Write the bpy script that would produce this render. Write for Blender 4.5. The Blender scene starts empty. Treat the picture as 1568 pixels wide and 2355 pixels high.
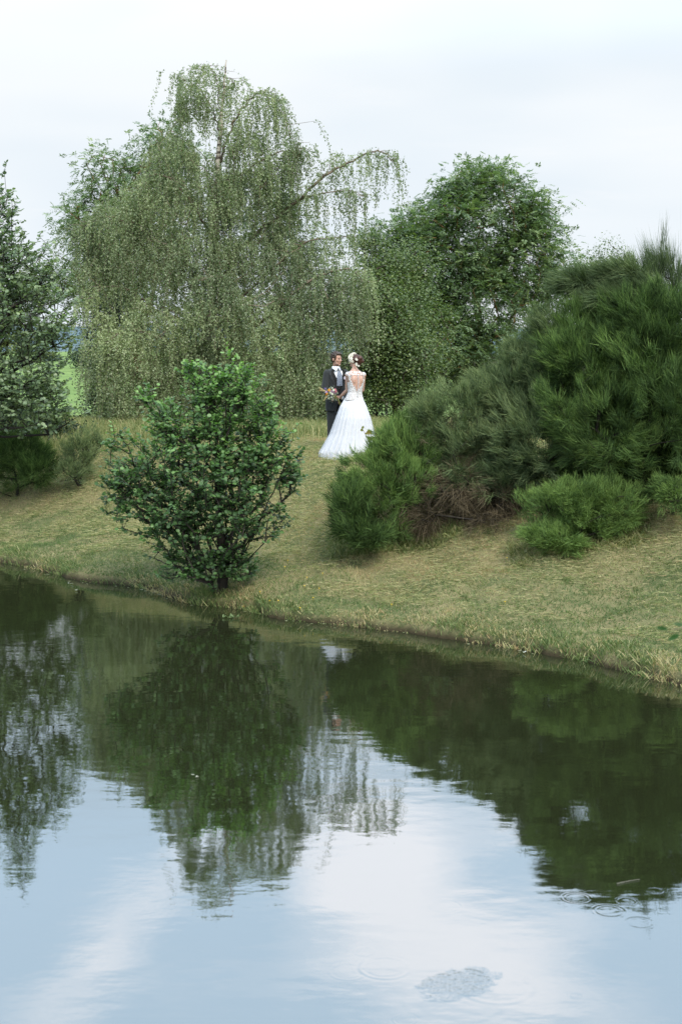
import bpy, bmesh, math, random
import numpy as np
from mathutils import Vector, Matrix
rnd = random.Random(7)
rng = np.random.default_rng(11)
PI = math.pi
S = bpy.context.scene

# ------------------------------------------------------------------ camera
CAM_H, F, PITCH = 3.4, 3270.0, math.radians(6.58)      # eye above the water (m), focal length in units of the 1568 x 2355 picture
cd = bpy.data.cameras.new('camera'); cam = bpy.data.objects.new('camera', cd); S.collection.objects.link(cam)
cam.location = (0, 0, CAM_H); cam.rotation_euler = (PI/2 - PITCH, 0, 0)
cd.sensor_fit = 'VERTICAL'; cd.sensor_height = 36; cd.lens = F/2355*36; cd.clip_start = .1; cd.clip_end = 9000
cd.dof.use_dof = True; cd.dof.focus_distance = 22.5; cd.dof.aperture_fstop = 3.2
S.camera = cam

# ------------------------------------------------------------------ sky and sun
SUN_EL, SUN_AZ = math.radians(46), math.radians(157)     # azimuth clockwise from +Y
w = bpy.data.worlds.new('World'); S.world = w; w.use_nodes = True
nt = w.node_tree; N = nt.nodes; Lk = nt.links
for n in list(N): N.remove(n)
def nd(t, tree=None, **kw):
    n = (tree or nt).nodes.new(t)
    for k, v in kw.items(): setattr(n, k, v)
    return n
def mth(op, a, b=None, c=None, tree=None, clamp=False):
    tree = tree or nt
    n = tree.nodes.new('ShaderNodeMath'); n.operation = op; n.use_clamp = clamp
    for i, v in enumerate((a, b, c)):
        if v is None: continue
        if isinstance(v, (int, float)): n.inputs[i].default_value = v
        else: tree.links.new(v, n.inputs[i])
    return n.outputs[0]
def mixc(fac, a, b, tree=None):
    tree = tree or nt
    n = tree.nodes.new('ShaderNodeMix'); n.data_type = 'RGBA'
    for i, v in ((0, fac), (6, a), (7, b)):
        if isinstance(v, (int, float)): n.inputs[i].default_value = v
        elif isinstance(v, (tuple, list)): n.inputs[i].default_value = (*v[:3], 1)
        else: tree.links.new(v, n.inputs[i])
    return n.outputs[2]
def sstep(x, lo, hi, tree=None):
    tree = tree or nt
    n = tree.nodes.new('ShaderNodeMapRange'); n.interpolation_type = 'SMOOTHSTEP'
    tree.links.new(x, n.inputs[0]); n.inputs[1].default_value = lo; n.inputs[2].default_value = hi
    return n.outputs[0]
STR = 0.15
sky = nd('ShaderNodeTexSky', sky_type='NISHITA', sun_disc=False, sun_elevation=SUN_EL, sun_rotation=SUN_AZ)
tc = nd('ShaderNodeTexCoord'); sp = nd('ShaderNodeSeparateXYZ'); Lk.new(tc.outputs['Generated'], sp.inputs[0])
X_, Y_, Z_ = sp.outputs
el = mth('ARCSINE', mth('MAXIMUM', Z_, 0.0)); az = mth('ARCTAN2', X_, Y_)
cb = nd('ShaderNodeCombineXYZ'); Lk.new(mth('DIVIDE', X_, mth('ADD', mth('ABSOLUTE', Z_), .22)), cb.inputs[0]); Lk.new(mth('DIVIDE', Y_, mth('ADD', mth('ABSOLUTE', Z_), .22)), cb.inputs[1])
mp = nd('ShaderNodeMapping'); Lk.new(cb.outputs[0], mp.inputs[0]); mp.inputs['Rotation'].default_value = (0, 0, .75); mp.inputs['Scale'].default_value = (1.0, 2.2, 1)
no = nd('ShaderNodeTexNoise'); no.inputs['Scale'].default_value = 2.2; no.inputs['Detail'].default_value = 6; no.inputs['Roughness'].default_value = .55
Lk.new(mp.outputs[0], no.inputs['Vector'])
nf = no.outputs['Fac']
no2 = nd('ShaderNodeTexNoise'); no2.inputs['Scale'].default_value = 9; no2.inputs['Detail'].default_value = 4; Lk.new(mp.outputs[0], no2.inputs['Vector'])
field = mth('ADD', mth('MULTIPLY', mth('SUBTRACT', nf, .5), 2.2), mth('MULTIPLY', mth('SUBTRACT', no2.outputs['Fac'], .5), .5))
def puff(a0, e0, ra, re, rot=0.0, amp=1.0):           # one bank of cloud at its bearing and height in the sky (degrees)
    da = mth('SUBTRACT', az, math.radians(a0)); de = mth('SUBTRACT', el, math.radians(e0))
    c, s = math.cos(rot), math.sin(rot)
    u = mth('DIVIDE', mth('ADD', mth('MULTIPLY', da, c), mth('MULTIPLY', de, s)), math.radians(ra))
    v = mth('DIVIDE', mth('SUBTRACT', mth('MULTIPLY', de, c), mth('MULTIPLY', da, s)), math.radians(re))
    r2 = mth('ADD', mth('MULTIPLY', u, u), mth('MULTIPLY', v, v))
    return mth('MULTIPLY', mth('POWER', 2.718, mth('MULTIPLY', r2, -1.0)), amp)
for a in ((-9.0, 22.6, 5.5, 1.7, -.75, .85), (1.5, 21.3, 3.6, 3.8, .2, 1.1), (7.5, 24.2, 4.6, 2.6, .1, .9), (24, 33, 9, 6, .3, .9), (-26, 36, 12, 5, -.3, .9), (60, 30, 14, 7, 0, .8), (-70, 28, 14, 8, 0, .8), (150, 40, 25, 12, 0, .8)):
    field = mth('ADD', field, puff(*a))
cloud = sstep(field, .05, 1.1)
low = sstep(el, math.radians(21), math.radians(10))    # the pale veil thickens towards the horizon
blue = mixc(1.0, sky.outputs[0], sky.outputs[0])
mulb = nd('ShaderNodeMix', data_type='RGBA', blend_type='MULTIPLY'); mulb.inputs[0].default_value = 1
Lk.new(sky.outputs[0], mulb.inputs[6]); mulb.inputs[7].default_value = (1.05, 1.0, .95, 1)
BLUE = (.97/STR, 1.21/STR, 1.45/STR)
base = mixc(.82, mulb.outputs[2], BLUE)
no3 = nd('ShaderNodeTexNoise'); no3.inputs['Scale'].default_value = 2.6; no3.inputs['Detail'].default_value = 3; mp3 = nd('ShaderNodeMapping'); Lk.new(tc.outputs['Generated'], mp3.inputs[0]); mp3.inputs['Scale'].default_value = (1, 1, 3.2); mp3.inputs['Rotation'].default_value = (0, .3, 0); Lk.new(mp3.outputs[0], no3.inputs['Vector'])
veil = mixc(sstep(no3.outputs['Fac'], .36, .60), (.525/STR, .575/STR, .62/STR), (.60/STR, .628/STR, .65/STR))
base = mixc(low, base, veil)
lowc = sstep(el, math.radians(17), math.radians(12.5)); ccol = mixc(lowc, (1.52/STR, 1.51/STR, 1.58/STR), (.645/STR, .648/STR, .655/STR))
col = mixc(cloud, base, ccol)
bg = nd('ShaderNodeBackground'); bg.inputs[1].default_value = STR; Lk.new(col, bg.inputs[0])
wo = nd('ShaderNodeOutputWorld'); Lk.new(bg.outputs[0], wo.inputs[0])
ld = bpy.data.lights.new('sun', 'SUN'); sun = bpy.data.objects.new('sun', ld); S.collection.objects.link(sun)
ld.energy = 2.5; ld.angle = math.radians(24); ld.color = (1, .93, .80)
sd = Vector((math.sin(SUN_AZ)*math.cos(SUN_EL), math.cos(SUN_AZ)*math.cos(SUN_EL), math.sin(SUN_EL)))
sun.rotation_euler = sd.to_track_quat('Z', 'Y').to_euler()
S.view_settings.view_transform = 'Standard'; S.view_settings.look = 'None'; S.view_settings.gamma = 1; S.view_settings.exposure = .64
S.view_settings.use_curve_mapping = False
S.render.engine = 'CYCLES'; S.cycles.max_bounces = 8; S.cycles.transparent_max_bounces = 16

# ------------------------------------------------------------------ helpers
def pix(x, y, D):
    """the point at distance D that the photograph shows at (x, y) of the 1568 x 2355 picture"""
    a, b = (x-784)/F, (1177.5-y)/F
    dy = b*math.sin(PITCH) + math.cos(PITCH); dz = b*math.cos(PITCH) - math.sin(PITCH)
    t = D/dy
    return np.array([a*t, D, CAM_H + t*dz])
def pixz(x, y, z=0.0):
    a, b = (x-784)/F, (1177.5-y)/F
    dy = b*math.sin(PITCH) + math.cos(PITCH); dz = b*math.cos(PITCH) - math.sin(PITCH)
    t = (z-CAM_H)/dz
    return np.array([a*t, dy*t, z])
def tag(o, label=None, cat=None, group=None, kind=None):
    for k, v in (('label', label), ('category', cat), ('group', group), ('kind', kind)):
        if v: o[k] = v
    return o
def link(o, parent=None):
    S.collection.objects.link(o)
    if parent is not None: o.parent = parent
    return o
def empty(name, loc, label=None, cat=None, group=None):
    o = bpy.data.objects.new(name, None); link(o); o.location = loc; o.empty_display_size = .2
    return tag(o, label, cat, group)
def npmesh(name, verts, faces, mat, parent=None, tint=None, smooth=False, world=True):
    """faces: list of (n,k) index arrays. Vertices are world points; under a parent Empty they are shifted to its origin"""
    me = bpy.data.meshes.new(name); verts = np.asarray(verts, float)
    if parent is not None and world: verts = verts - np.array(parent.location)
    faces = [np.asarray(f, np.int32) for f in (faces if isinstance(faces, list) else [faces]) if len(f)]
    me.vertices.add(len(verts)); me.vertices.foreach_set('co', verts.astype(np.float32).ravel())
    idx = np.concatenate([f.ravel() for f in faces]); tot = np.concatenate([np.full(len(f), f.shape[1], np.int32) for f in faces])
    me.loops.add(len(idx)); me.loops.foreach_set('vertex_index', idx)
    me.polygons.add(len(tot)); st = np.concatenate([[0], np.cumsum(tot)[:-1]]).astype(np.int32)
    me.polygons.foreach_set('loop_start', st)
    if smooth: me.polygons.foreach_set('use_smooth', np.ones(len(tot), bool))
    me.update(calc_edges=True)
    if tint is not None:
        a = me.attributes.new('tint', 'FLOAT', 'POINT'); a.data.foreach_set('value', np.asarray(tint, np.float32))
    me.materials.append(mat)
    o = bpy.data.objects.new(name, me); link(o, parent)
    return o
def unit(v): return v/np.maximum(np.linalg.norm(v, axis=-1, keepdims=True), 1e-9)
def hash2(ix, iy, s):
    h = np.sin(ix*127.1 + iy*311.7 + s*74.7)*43758.5453
    return h - np.floor(h)
def vnoise(x, y, s=0):
    ix, iy = np.floor(x), np.floor(y); fx, fy = x-ix, y-iy
    fx = fx*fx*(3-2*fx); fy = fy*fy*(3-2*fy)
    a = hash2(ix, iy, s); b = hash2(ix+1, iy, s); c = hash2(ix, iy+1, s); d = hash2(ix+1, iy+1, s)
    return a + (b-a)*fx + (c-a)*fy + (a-b-c+d)*fx*fy
def fbm(x, y, s=0, o=4):
    t = 0; a = .5
    for k in range(o): t = t + a*vnoise(x*2**k, y*2**k, s+k); a *= .5
    return t/(1-.5**o)
def ss(x, a, b): t = np.clip((x-a)/(b-a), 0, 1); return t*t*(3-2*t)

def newmat(name):
    m = bpy.data.materials.new(name); m.use_nodes = True; t = m.node_tree
    for n in list(t.nodes): t.nodes.remove(n)
    return m, t, t.nodes.new('ShaderNodeOutputMaterial')
def leafmat(name, stops, rough=.5, trans=.25, spec=.35, tcol=None):
    """stops: colours along the per-leaf tint attribute"""
    m, t, out = newmat(name)
    at = t.nodes.new('ShaderNodeAttribute'); at.attribute_name = 'tint'
    cr = t.nodes.new('ShaderNodeValToRGB'); t.links.new(at.outputs['Fac'], cr.inputs[0])
    e = cr.color_ramp.elements; n = len(stops)
    e[0].position = 0; e[0].color = (*stops[0], 1); e[1].position = 1; e[1].color = (*stops[-1], 1)
    for i in range(1, n-1): e.new(i/(n-1)).color = (*stops[i], 1)
    p = t.nodes.new('ShaderNodeBsdfPrincipled'); t.links.new(cr.outputs[0], p.inputs['Base Color'])
    p.inputs['Roughness'].default_value = rough; p.inputs['Specular IOR Level'].default_value = spec
    tr = t.nodes.new('ShaderNodeBsdfTranslucent')
    mc = t.nodes.new('ShaderNodeMix'); mc.data_type = 'RGBA'; mc.blend_type = 'MULTIPLY'; mc.inputs[0].default_value = 1
    t.links.new(cr.outputs[0], mc.inputs[6]); mc.inputs[7].default_value = (*(tcol or (1.5, 1.7, .7)), 1); t.links.new(mc.outputs[2], tr.inputs[0])
    mx = t.nodes.new('ShaderNodeMixShader'); mx.inputs[0].default_value = trans
    t.links.new(p.outputs[0], mx.inputs[1]); t.links.new(tr.outputs[0], mx.inputs[2]); t.links.new(mx.outputs[0], out.inputs[0])
    return m
def simplemat(name, c1, c2=None, scale=20, rough=.7, spec=.3, bump=0, metal=0, stretch=(1, 1, 1), sheen=0):
    m, t, out = newmat(name)
    p = t.nodes.new('ShaderNodeBsdfPrincipled'); p.inputs['Roughness'].default_value = rough; p.inputs['Specular IOR Level'].default_value = spec
    p.inputs['Metallic'].default_value = metal; p.inputs['Sheen Weight'].default_value = sheen
    tcn = t.nodes.new('ShaderNodeTexCoord'); mpn = t.nodes.new('ShaderNodeMapping'); t.links.new(tcn.outputs['Object'], mpn.inputs[0]); mpn.inputs['Scale'].default_value = stretch
    nn = t.nodes.new('ShaderNodeTexNoise'); nn.inputs['Scale'].default_value = scale; nn.inputs['Detail'].default_value = 4; t.links.new(mpn.outputs[0], nn.inputs['Vector'])
    c = mixc(sstep(nn.outputs['Fac'], .35, .65, t), c1, c2 or tuple(.8*v for v in c1), t)
    t.links.new(c, p.inputs['Base Color'])
    if bump:
        b = t.nodes.new('ShaderNodeBump'); b.inputs['Strength'].default_value = bump; b.inputs['Distance'].default_value = .01
        t.links.new(nn.outputs['Fac'], b.inputs['Height']); t.links.new(b.outputs[0], p.inputs['Normal'])
    t.links.new(p.outputs[0], out.inputs[0])
    return m

# ------------------------------------------------------------------ the pond's outline and the lie of the land
shore_px = [(-60, 1278), (0, 1292), (60, 1304), (130, 1320), (200, 1338), (300, 1347), (370, 1366), (430, 1386), (475, 1394), (540, 1399), (590, 1410), (640, 1421), (760, 1435), (900, 1451), (1050, 1471), (1200, 1495), (1350, 1522), (1450, 1548), (1568, 1580), (1640, 1600)]
shore = [pixz(x, y)[:2] for x, y in shore_px]
loop = [(-19, 9), (-19.5, 16), (-17, 22.5), (-12, 25.5), (-8.5, 24.8)] + [tuple(p) for p in shore] + [(4.9, 12.6), (6.3, 10.3), (6.8, 8), (6.0, 5.2), (3.6, 3.6), (0, 3.1), (-5, 3.3), (-11, 4.0), (-16, 5.8)]
loop = np.array(loop, float)
q = []                                                   # Catmull-Rom through the outline
n = len(loop)
for i in range(n):
    p0, p1, p2, p3 = loop[i-1], loop[i], loop[(i+1) % n], loop[(i+2) % n]
    for t_ in np.linspace(0, 1, 4, endpoint=False):
        q.append(.5*((2*p1) + (p2-p0)*t_ + (2*p0-5*p1+4*p2-p3)*t_**2 + (3*p1-p0-3*p2+p3)*t_**3))
loop = np.array(q); NL = len(loop)
def sdist(x, y):
    """distance to the waterline, negative on the water"""
    x = np.asarray(x, float); y = np.asarray(y, float)
    best = np.full(x.shape, 1e9); inside = np.zeros(x.shape, bool)
    for i in range(NL):
        ax, ay = loop[i-1]; bx, by = loop[i]; dx, dy = bx-ax, by-ay
        t = np.clip(((x-ax)*dx + (y-ay)*dy)/(dx*dx+dy*dy+1e-12), 0, 1)
        best = np.minimum(best, np.hypot(x-ax-t*dx, y-ay-t*dy))
        if ay != by:
            c = ((ay > y) != (by > y)) & (x < (bx-ax)*(y-ay)/(by-ay) + ax)
            inside ^= c
    return np.where(inside, -best, best)
PD = [-3, -1, -.25, -.02, .06, .3, 1, 2, 3, 4, 5, 6.2, 9, 15, 25]
PZ = [-1.2, -.6, -.25, -.06, .10, .19, .29, .52, .95, 1.42, 1.63, 1.68, 1.68, 1.58, 1.3]
def zland(x, y, d=None):
    x = np.asarray(x, float); y = np.asarray(y, float)
    if d is None: d = sdist(x, y)
    wob = (fbm(x*2.6, y*2.6, 3, 3)-.5)*.28
    z = np.interp(d + wob*ss(d, -.3, .1), PD, PZ)
    on = ss(d, .1, .8)
    z = z + on*((fbm(x*.8, y*.8, 5, 3)-.5)*.24*(1-.6*ss(d, 4, 5)) + (fbm(x*3, y*3, 9, 3)-.5)*.10)
    # land behind the bank: a dip, then fields that rise to the left
    far = ss(y, 30, 46)
    left = ss(-x, 2, 16)
    fz = .3 + left*(1.9*ss(y, 46, 105)) + (fbm(x*.05, y*.05, 8, 3)-.5)*.8
    fz = fz - 2.0*ss(y, 125, 260)
    return z*(1-far) + fz*far
def zl(x, y): return float(zland(np.array([x]), np.array([y]))[0])
# ------------------------------------------------------------------ ground, fields, hills, water
def axis(fine0, fine1, step, lo, hi, grow=1.35):
    c = list(np.arange(fine0, fine1+1e-6, step)); s = step
    while c[-1] < hi: s *= grow; c.append(c[-1]+s)
    s = step
    while c[0] > lo: s *= grow; c.insert(0, c[0]-s)
    return np.array(c)
def gridfaces(nx, ny):
    i = np.arange(ny-1)[:, None]*nx + np.arange(nx-1)[None]; i = i.ravel()
    return np.stack([i, i+1, i+nx+1, i+nx], 1)
def groundmat():
    m, t, out = newmat('mown_grass_ground')
    p = t.nodes.new('ShaderNodeBsdfPrincipled'); p.inputs['Roughness'].default_value = .95; p.inputs['Specular IOR Level'].default_value = .1
    g = t.nodes.new('ShaderNodeNewGeometry')
    def noise(sc, det=5, ro=.6):
        k = t.nodes.new('ShaderNodeTexNoise'); k.inputs['Scale'].default_value = sc; k.inputs['Detail'].default_value = det; k.inputs['Roughness'].default_value = ro
        t.links.new(g.outputs['Position'], k.inputs['Vector']); return k.outputs['Fac']
    at = t.nodes.new('ShaderNodeAttribute'); at.attribute_name = 'tint'
    c = mixc(sstep(noise(1.1), .38, .62, t), (.095, .115, .048), (.21, .185, .095), t)
    c = mixc(mth('MULTIPLY', sstep(noise(14), .45, .62, t), .55, tree=t), c, (.24, .20, .105), t)
    c = mixc(mth('MULTIPLY', sstep(noise(45), .5, .65, t), .5, tree=t), c, (.03, .035, .016), t)
    fieldc = mixc(sstep(mth('ADD', mth('MULTIPLY', noise(.35), .5, tree=t), mth('MULTIPLY', noise(4), .5, tree=t), tree=t), .4, .6, t), (.115, .185, .055), (.20, .28, .09), t)
    c = mixc(at.outputs['Fac'], c, fieldc, t)
    # bare reddish soil of the bank at the left and mud under the waterline
    sx = t.nodes.new('ShaderNodeSeparateXYZ'); t.links.new(g.outputs['Position'], sx.inputs[0])
    mud = sstep(sx.outputs[2], .12, .0, t)
    c = mixc(mud, c, (.035, .028, .016), t)
    at2 = t.nodes.new('ShaderNodeAttribute'); at2.attribute_name = 'soil'
    c = mixc(at2.outputs['Fac'], c, mixc(sstep(noise(9), .4, .6, t), (.20, .12, .075), (.12, .085, .05), t), t)
    t.links.new(c, p.inputs['Base Color'])
    b = t.nodes.new('ShaderNodeBump'); b.inputs['Strength'].default_value = .6; b.inputs['Distance'].default_value = .03
    t.links.new(noise(30), b.inputs['Height']); t.links.new(b.outputs[0], p.inputs['Normal'])
    t.links.new(p.outputs[0], out.inputs[0]); return m
xs = axis(-9, 8, .11, -3500, 3500); ys = axis(12, 31, .11, -400, 4000)
XX, YY = np.meshgrid(xs, ys); GZ = zland(XX, YY)
fieldw = ss(YY, 42, 60)
soil = ss(YY, 29, 33)*(1-ss(YY, 44, 52))*ss(-XX, 4, 6)
ground = npmesh('ground', np.stack([XX.ravel(), YY.ravel(), GZ.ravel()], 1), gridfaces(len(xs), len(ys)), groundmat(), tint=fieldw.ravel(), smooth=True)
a = ground.data.attributes.new('soil', 'FLOAT', 'POINT'); a.data.foreach_set('value', soil.ravel().astype(np.float32))
tag(ground, kind='structure')

# hills on the skyline, the blue of distance haze put into their colour
hm = simplemat('hazed_wooded_hills', (.10, .145, .17), (.15, .19, .19), scale=.012, rough=1, spec=0)
def hills(y0, h, seed, name):
    x = np.linspace(-2600, 2600, 260); v = []; rows = 6
    top = h*(.45 + .9*fbm(x*.0016, x*0+seed, seed, 4))
    for r in range(rows):
        f = r/(rows-1); yy = y0 + 500*f + 40*np.sin(x*.004+seed)
        v.append(np.stack([x, yy, -6 + top*math.sin(f*PI*.5)], 1))
    o = npmesh(name, np.concatenate(v), gridfaces(len(x), rows), hm, smooth=True)
    return tag(o, kind='structure')
hills(1100, 24, 2, 'hills'); hills(2000, 62, 5, 'hills')

def watermat():
    m, t, out = newmat('pond_water')
    g = t.nodes.new('ShaderNodeNewGeometry')
    def noise(sc, st, det=3, ro=.5, w_=0):
        mpn = t.nodes.new('ShaderNodeMapping'); t.links.new(g.outputs['Position'], mpn.inputs[0]); mpn.inputs['Scale'].default_value = st; mpn.inputs['Location'].default_value = (w_, w_*.7, 0)
        k = t.nodes.new('ShaderNodeTexNoise'); k.inputs['Scale'].default_value = sc; k.inputs['Detail'].default_value = det; k.inputs['Roughness'].default_value = ro
        t.links.new(mpn.outputs[0], k.inputs['Vector']); return k.outputs['Fac']
    sx = t.nodes.new('ShaderNodeSeparateXYZ'); t.links.new(g.outputs['Position'], sx.inputs[0]); X, Y, Z = sx.outputs
    h = mth('MULTIPLY', noise(1.3, (1, 1.6, 1), 2), .0023, tree=t)
    h = mth('ADD', h, mth('MULTIPLY', noise(5.0, (.8, 1.5, 1), 3, .5, 3), .00075, tree=t), tree=t)
    gust = sstep(noise(.5, (1, 1, 1), 2, .5, 9), .45, .65, t)
    h = mth('ADD', h, mth('MULTIPLY', mth('MULTIPLY', noise(17, (.8, 1.3, 1), 2, .5, 5), gust, tree=t), .00022, tree=t), tree=t)
    # rings left by drops and feeding fish
    for (px, py, R, amp) in RINGS:
        c = pixz(px, py)
        dx = mth('SUBTRACT', X, float(c[0]), tree=t); dy = mth('SUBTRACT', Y, float(c[1]), tree=t)
        r = mth('SQRT', mth('ADD', mth('MULTIPLY', dx, dx, tree=t), mth('MULTIPLY', dy, dy, tree=t), tree=t), tree=t)
        u = mth('DIVIDE', mth('SUBTRACT', r, R, tree=t), max(.012, R*.22), tree=t)
        env = mth('POWER', 2.718, mth('MULTIPLY', mth('MULTIPLY', u, u, tree=t), -1.0, tree=t), tree=t)
        wv = mth('MULTIPLY', mth('COSINE', mth('MULTIPLY', u, 4.0, tree=t), tree=t), env, tree=t)
        h = mth('ADD', h, mth('MULTIPLY', wv, amp*.18*min(1, R/.07), tree=t), tree=t)
    # the ruffled patch near the camera
    c = pixz(1050, 2262); e = pixz(1050+95, 2262)
    rx = float(e[0]-c[0]); u = mth('DIVIDE', mth('ADD', mth('SUBTRACT', X, float(c[0]), tree=t), mth('MULTIPLY', mth('SUBTRACT', Y, float(c[1]), tree=t), -.55, tree=t), tree=t), rx, tree=t)
    v = mth('DIVIDE', mth('SUBTRACT', Y, float(c[1]), tree=t), rx*.95, tree=t)
    r2 = mth('ADD', mth('MULTIPLY', u, u, tree=t), mth('MULTIPLY', v, v, tree=t), tree=t)
    patch = sstep(mth('ADD', r2, mth('MULTIPLY', noise(9, (1, 1, 1), 4, .6, 2), 1.9, tree=t), tree=t), 1.95, 1.25, t)
    h = mth('ADD', h, mth('MULTIPLY', mth('MULTIPLY', noise(34, (.7, 1.1, 1), 3, .6, 7), patch, tree=t), .0032, tree=t), tree=t)
    b = t.nodes.new('ShaderNodeBump'); b.inputs['Strength'].default_value = 1; b.inputs['Distance'].default_value = 1
    t.links.new(h, b.inputs['Height'])
    gl = t.nodes.new('ShaderNodeBsdfGlossy'); gl.inputs['Roughness'].default_value = .018; gl.inputs['Color'].default_value = (.93, .97, 1.0, 1); t.links.new(b.outputs[0], gl.inputs['Normal'])
    di = t.nodes.new('ShaderNodeBsdfDiffuse'); di.inputs['Color'].default_value = (.016, .019, .008, 1)
    fr = t.nodes.new('ShaderNodeFresnel'); fr.inputs['IOR'].default_value = 1.33; t.links.new(b.outputs[0], fr.inputs['Normal'])
    k = mth('ADD', mth('MULTIPLY', fr.outputs[0], .27, tree=t), .315, tree=t, clamp=True)
    mx = t.nodes.new('ShaderNodeMixShader'); t.links.new(k, mx.inputs[0]); t.links.new(di.outputs[0], mx.inputs[1]); t.links.new(gl.outputs[0], mx.inputs[2])
    t.links.new(mx.outputs[0], out.inputs[0]); return m
RINGS = [(885, 2226, .135, .0005), (868, 2160, .035, .0007), (1020, 2085, .10, .0003), (1140, 2270, .19, .0004), (930, 2345, .06, .0005), (838, 2188, .06, .0003), (965, 2150, .09, .00025),
         (1325, 2065, .08, .0006), (1440, 2072, .06, .0006), (1400, 2095, .09, .0006), (1470, 2122, .08, .0005), (1322, 2290, .03, .0008), (900, 2145, .05, .0003), (1505, 2048, .05, .0004), (1040, 2300, .25, .00025), (800, 2235, .10, .0002)]
g = 1.2
lx0, lx1, ly0, ly1 = loop[:, 0].min()-g, loop[:, 0].max()+g, loop[:, 1].min()-g, loop[:, 1].max()+g
wx = np.linspace(lx0, lx1, 40); wy = np.linspace(ly0, ly1, 40); A_, B_ = np.meshgrid(wx, wy)
water = npmesh('water', np.stack([A_.ravel(), B_.ravel(), A_.ravel()*0], 1), gridfaces(40, 40), watermat(), smooth=True)
tag(water, kind='structure')

# ------------------------------------------------------------------ grass
def blades(name, base, direc, L, W, tint, mat, curve=.35, parent=None, seg2=True, tipshift=0.0):
    """tapered ribbon blades; base (n,3), direc (n,3) unit, L, W (n,)"""
    tint = np.asarray(tint)
    n = len(base); side = unit(np.cross(direc, rng.normal(size=(n, 3))))
    droop = np.zeros((n, 3)); droop[:, 2] = -1
    mid = base + direc*(L*.55)[:, None]; tip = base + direc*L[:, None] + droop*(L*curve)[:, None]
    hw = side*(W*.5)[:, None]
    if seg2:
        v = np.stack([base-hw, base+hw, mid+hw*.8, mid-hw*.8, tip], 1).reshape(-1, 3)
        i = np.arange(n)*5
        fs = [np.stack([i, i+1, i+2, i+3], 1), np.stack([i+3, i+2, i+4], 1)]; k = 5
    else:
        v = np.stack([base-hw, base+hw, tip], 1).reshape(-1, 3); i = np.arange(n)*3
        fs = [np.stack([i, i+1, i+2], 1)]; k = 3
    return npmesh(name, v, fs, mat, parent, tint=(np.clip(tint[:, None] + tipshift*np.array([-1, -1, 0, 0, 1.])[None], 0, 1).ravel() if seg2 else np.clip(tint[:, None] + tipshift*np.array([-1, -1, 1.])[None], 0, 1).ravel()))
grass_m = leafmat('grass_blades', [(.080, .135, .045), (.15, .20, .070), (.27, .285, .125), (.46, .42, .23), (.38, .27, .15)], rough=.6, trans=.3, spec=.25, tcol=(1.3, 1.4, .8))
def scatter(n, x0, x1, y0, y1, dlo, dhi):
    x = rng.uniform(x0, x1, n); y = rng.uniform(y0, y1, n); d = sdist(x, y)
    k = (d > dlo) & (d < dhi) & (np.abs(x) < .25*y + 2.2)
    return x[k], y[k], d[k]
def straw(x, y, d):                                       # 0 green, 1 straw
    v = fbm(x*.55+3, y*.8, 21, 4)*1.1 + (fbm(x*3.0, y*3.6, 31, 3)-.5)*.9
    v = v + .25*ss(d, 1.2, 3.0)*(1-ss(d, 4.2, 6)) + .12*ss(d, 5.2, 6) - .20*(1-ss(d, .4, 1.8)) - .10*ss(-x, 1.5, 4)
    return v
# short mown grass
x, y, d = scatter(410000, -8.5, 8.5, 12, 31, .05, 14)
s = straw(x, y, d) + rng.normal(0, .16, len(x)); tint = np.clip(.42+(s-.66)*1.5, 0, 1)
z = zland(x, y, d); n = len(x)
dr = rng.normal(size=(n, 3))*.55; dr[:, 2] = .9; dr = unit(dr)
L = rng.uniform(.035, .09, n)*(.7+.8*fbm(x*3.1, y*3.1, 77, 3))
blades('grass', np.stack([x, y, z-.005], 1), dr, L, rng.uniform(.006, .011, n), tint, grass_m, .25, seg2=False)
tag(bpy.data.objects['grass'], 'short mown grass patched green and straw over the pond bank', 'grass', kind='stuff')
# cuttings left lying
x, y, d = scatter(370000, -8.5, 8, 13, 31, .5, 14)
k = (fbm(x*1.3, y*2.2, 41, 4) + .25*ss(d, 1.5, 3)*(1-ss(d, 5, 6.5)) + rng.normal(0, .09, len(x))) > .52
x, y, d = x[k], y[k], d[k]; n = len(x); z = zland(x, y, d)
dr = rng.normal(size=(n, 3)); dr[:, 0] *= 1.4; dr[:, 2] = rng.uniform(0, .35, n); dr = unit(dr)
o = blades('grass_cuttings', np.stack([x, y, z+rng.uniform(.015, .075, n)], 1), dr, rng.uniform(.05, .14, n), rng.uniform(.005, .008, n), np.clip(rng.normal(.55, .22, n), 0, 1), grass_m, .15, seg2=False)
tag(o, 'dry cut grass lying in loose swathes over the sloping bank', 'cut grass', kind='stuff')
# thicker green tufts and weeds in the turf
m_ = 700; cx_ = rng.uniform(-7, 6, m_); cy_ = rng.uniform(13.5, 26, m_); kk = sdist(cx_, cy_) > .35; cx_, cy_ = cx_[kk], cy_[kk]; pr = 46
rad_ = np.repeat(rng.uniform(.03, .16, len(cx_)), pr); x = np.repeat(cx_, pr)+rng.normal(size=len(rad_))*rad_; y = np.repeat(cy_, pr)+rng.normal(size=len(rad_))*rad_; n = len(x)
dr = rng.normal(size=(n, 3))*.6; dr[:, 2] = .8
o = blades('grass_tufts', np.stack([x, y, zland(x, y)-.005], 1), unit(dr), rng.uniform(.06, .17, n), rng.uniform(.007, .013, n), np.clip(rng.normal(.14, .14, n)+np.repeat(rng.choice([0, 0, .25], len(cx_)), pr), 0, 1), grass_m, .45, seg2=False)
tag(o, 'thicker dark green tufts and weeds standing out of the mown turf', 'grass', kind='stuff')
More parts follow.
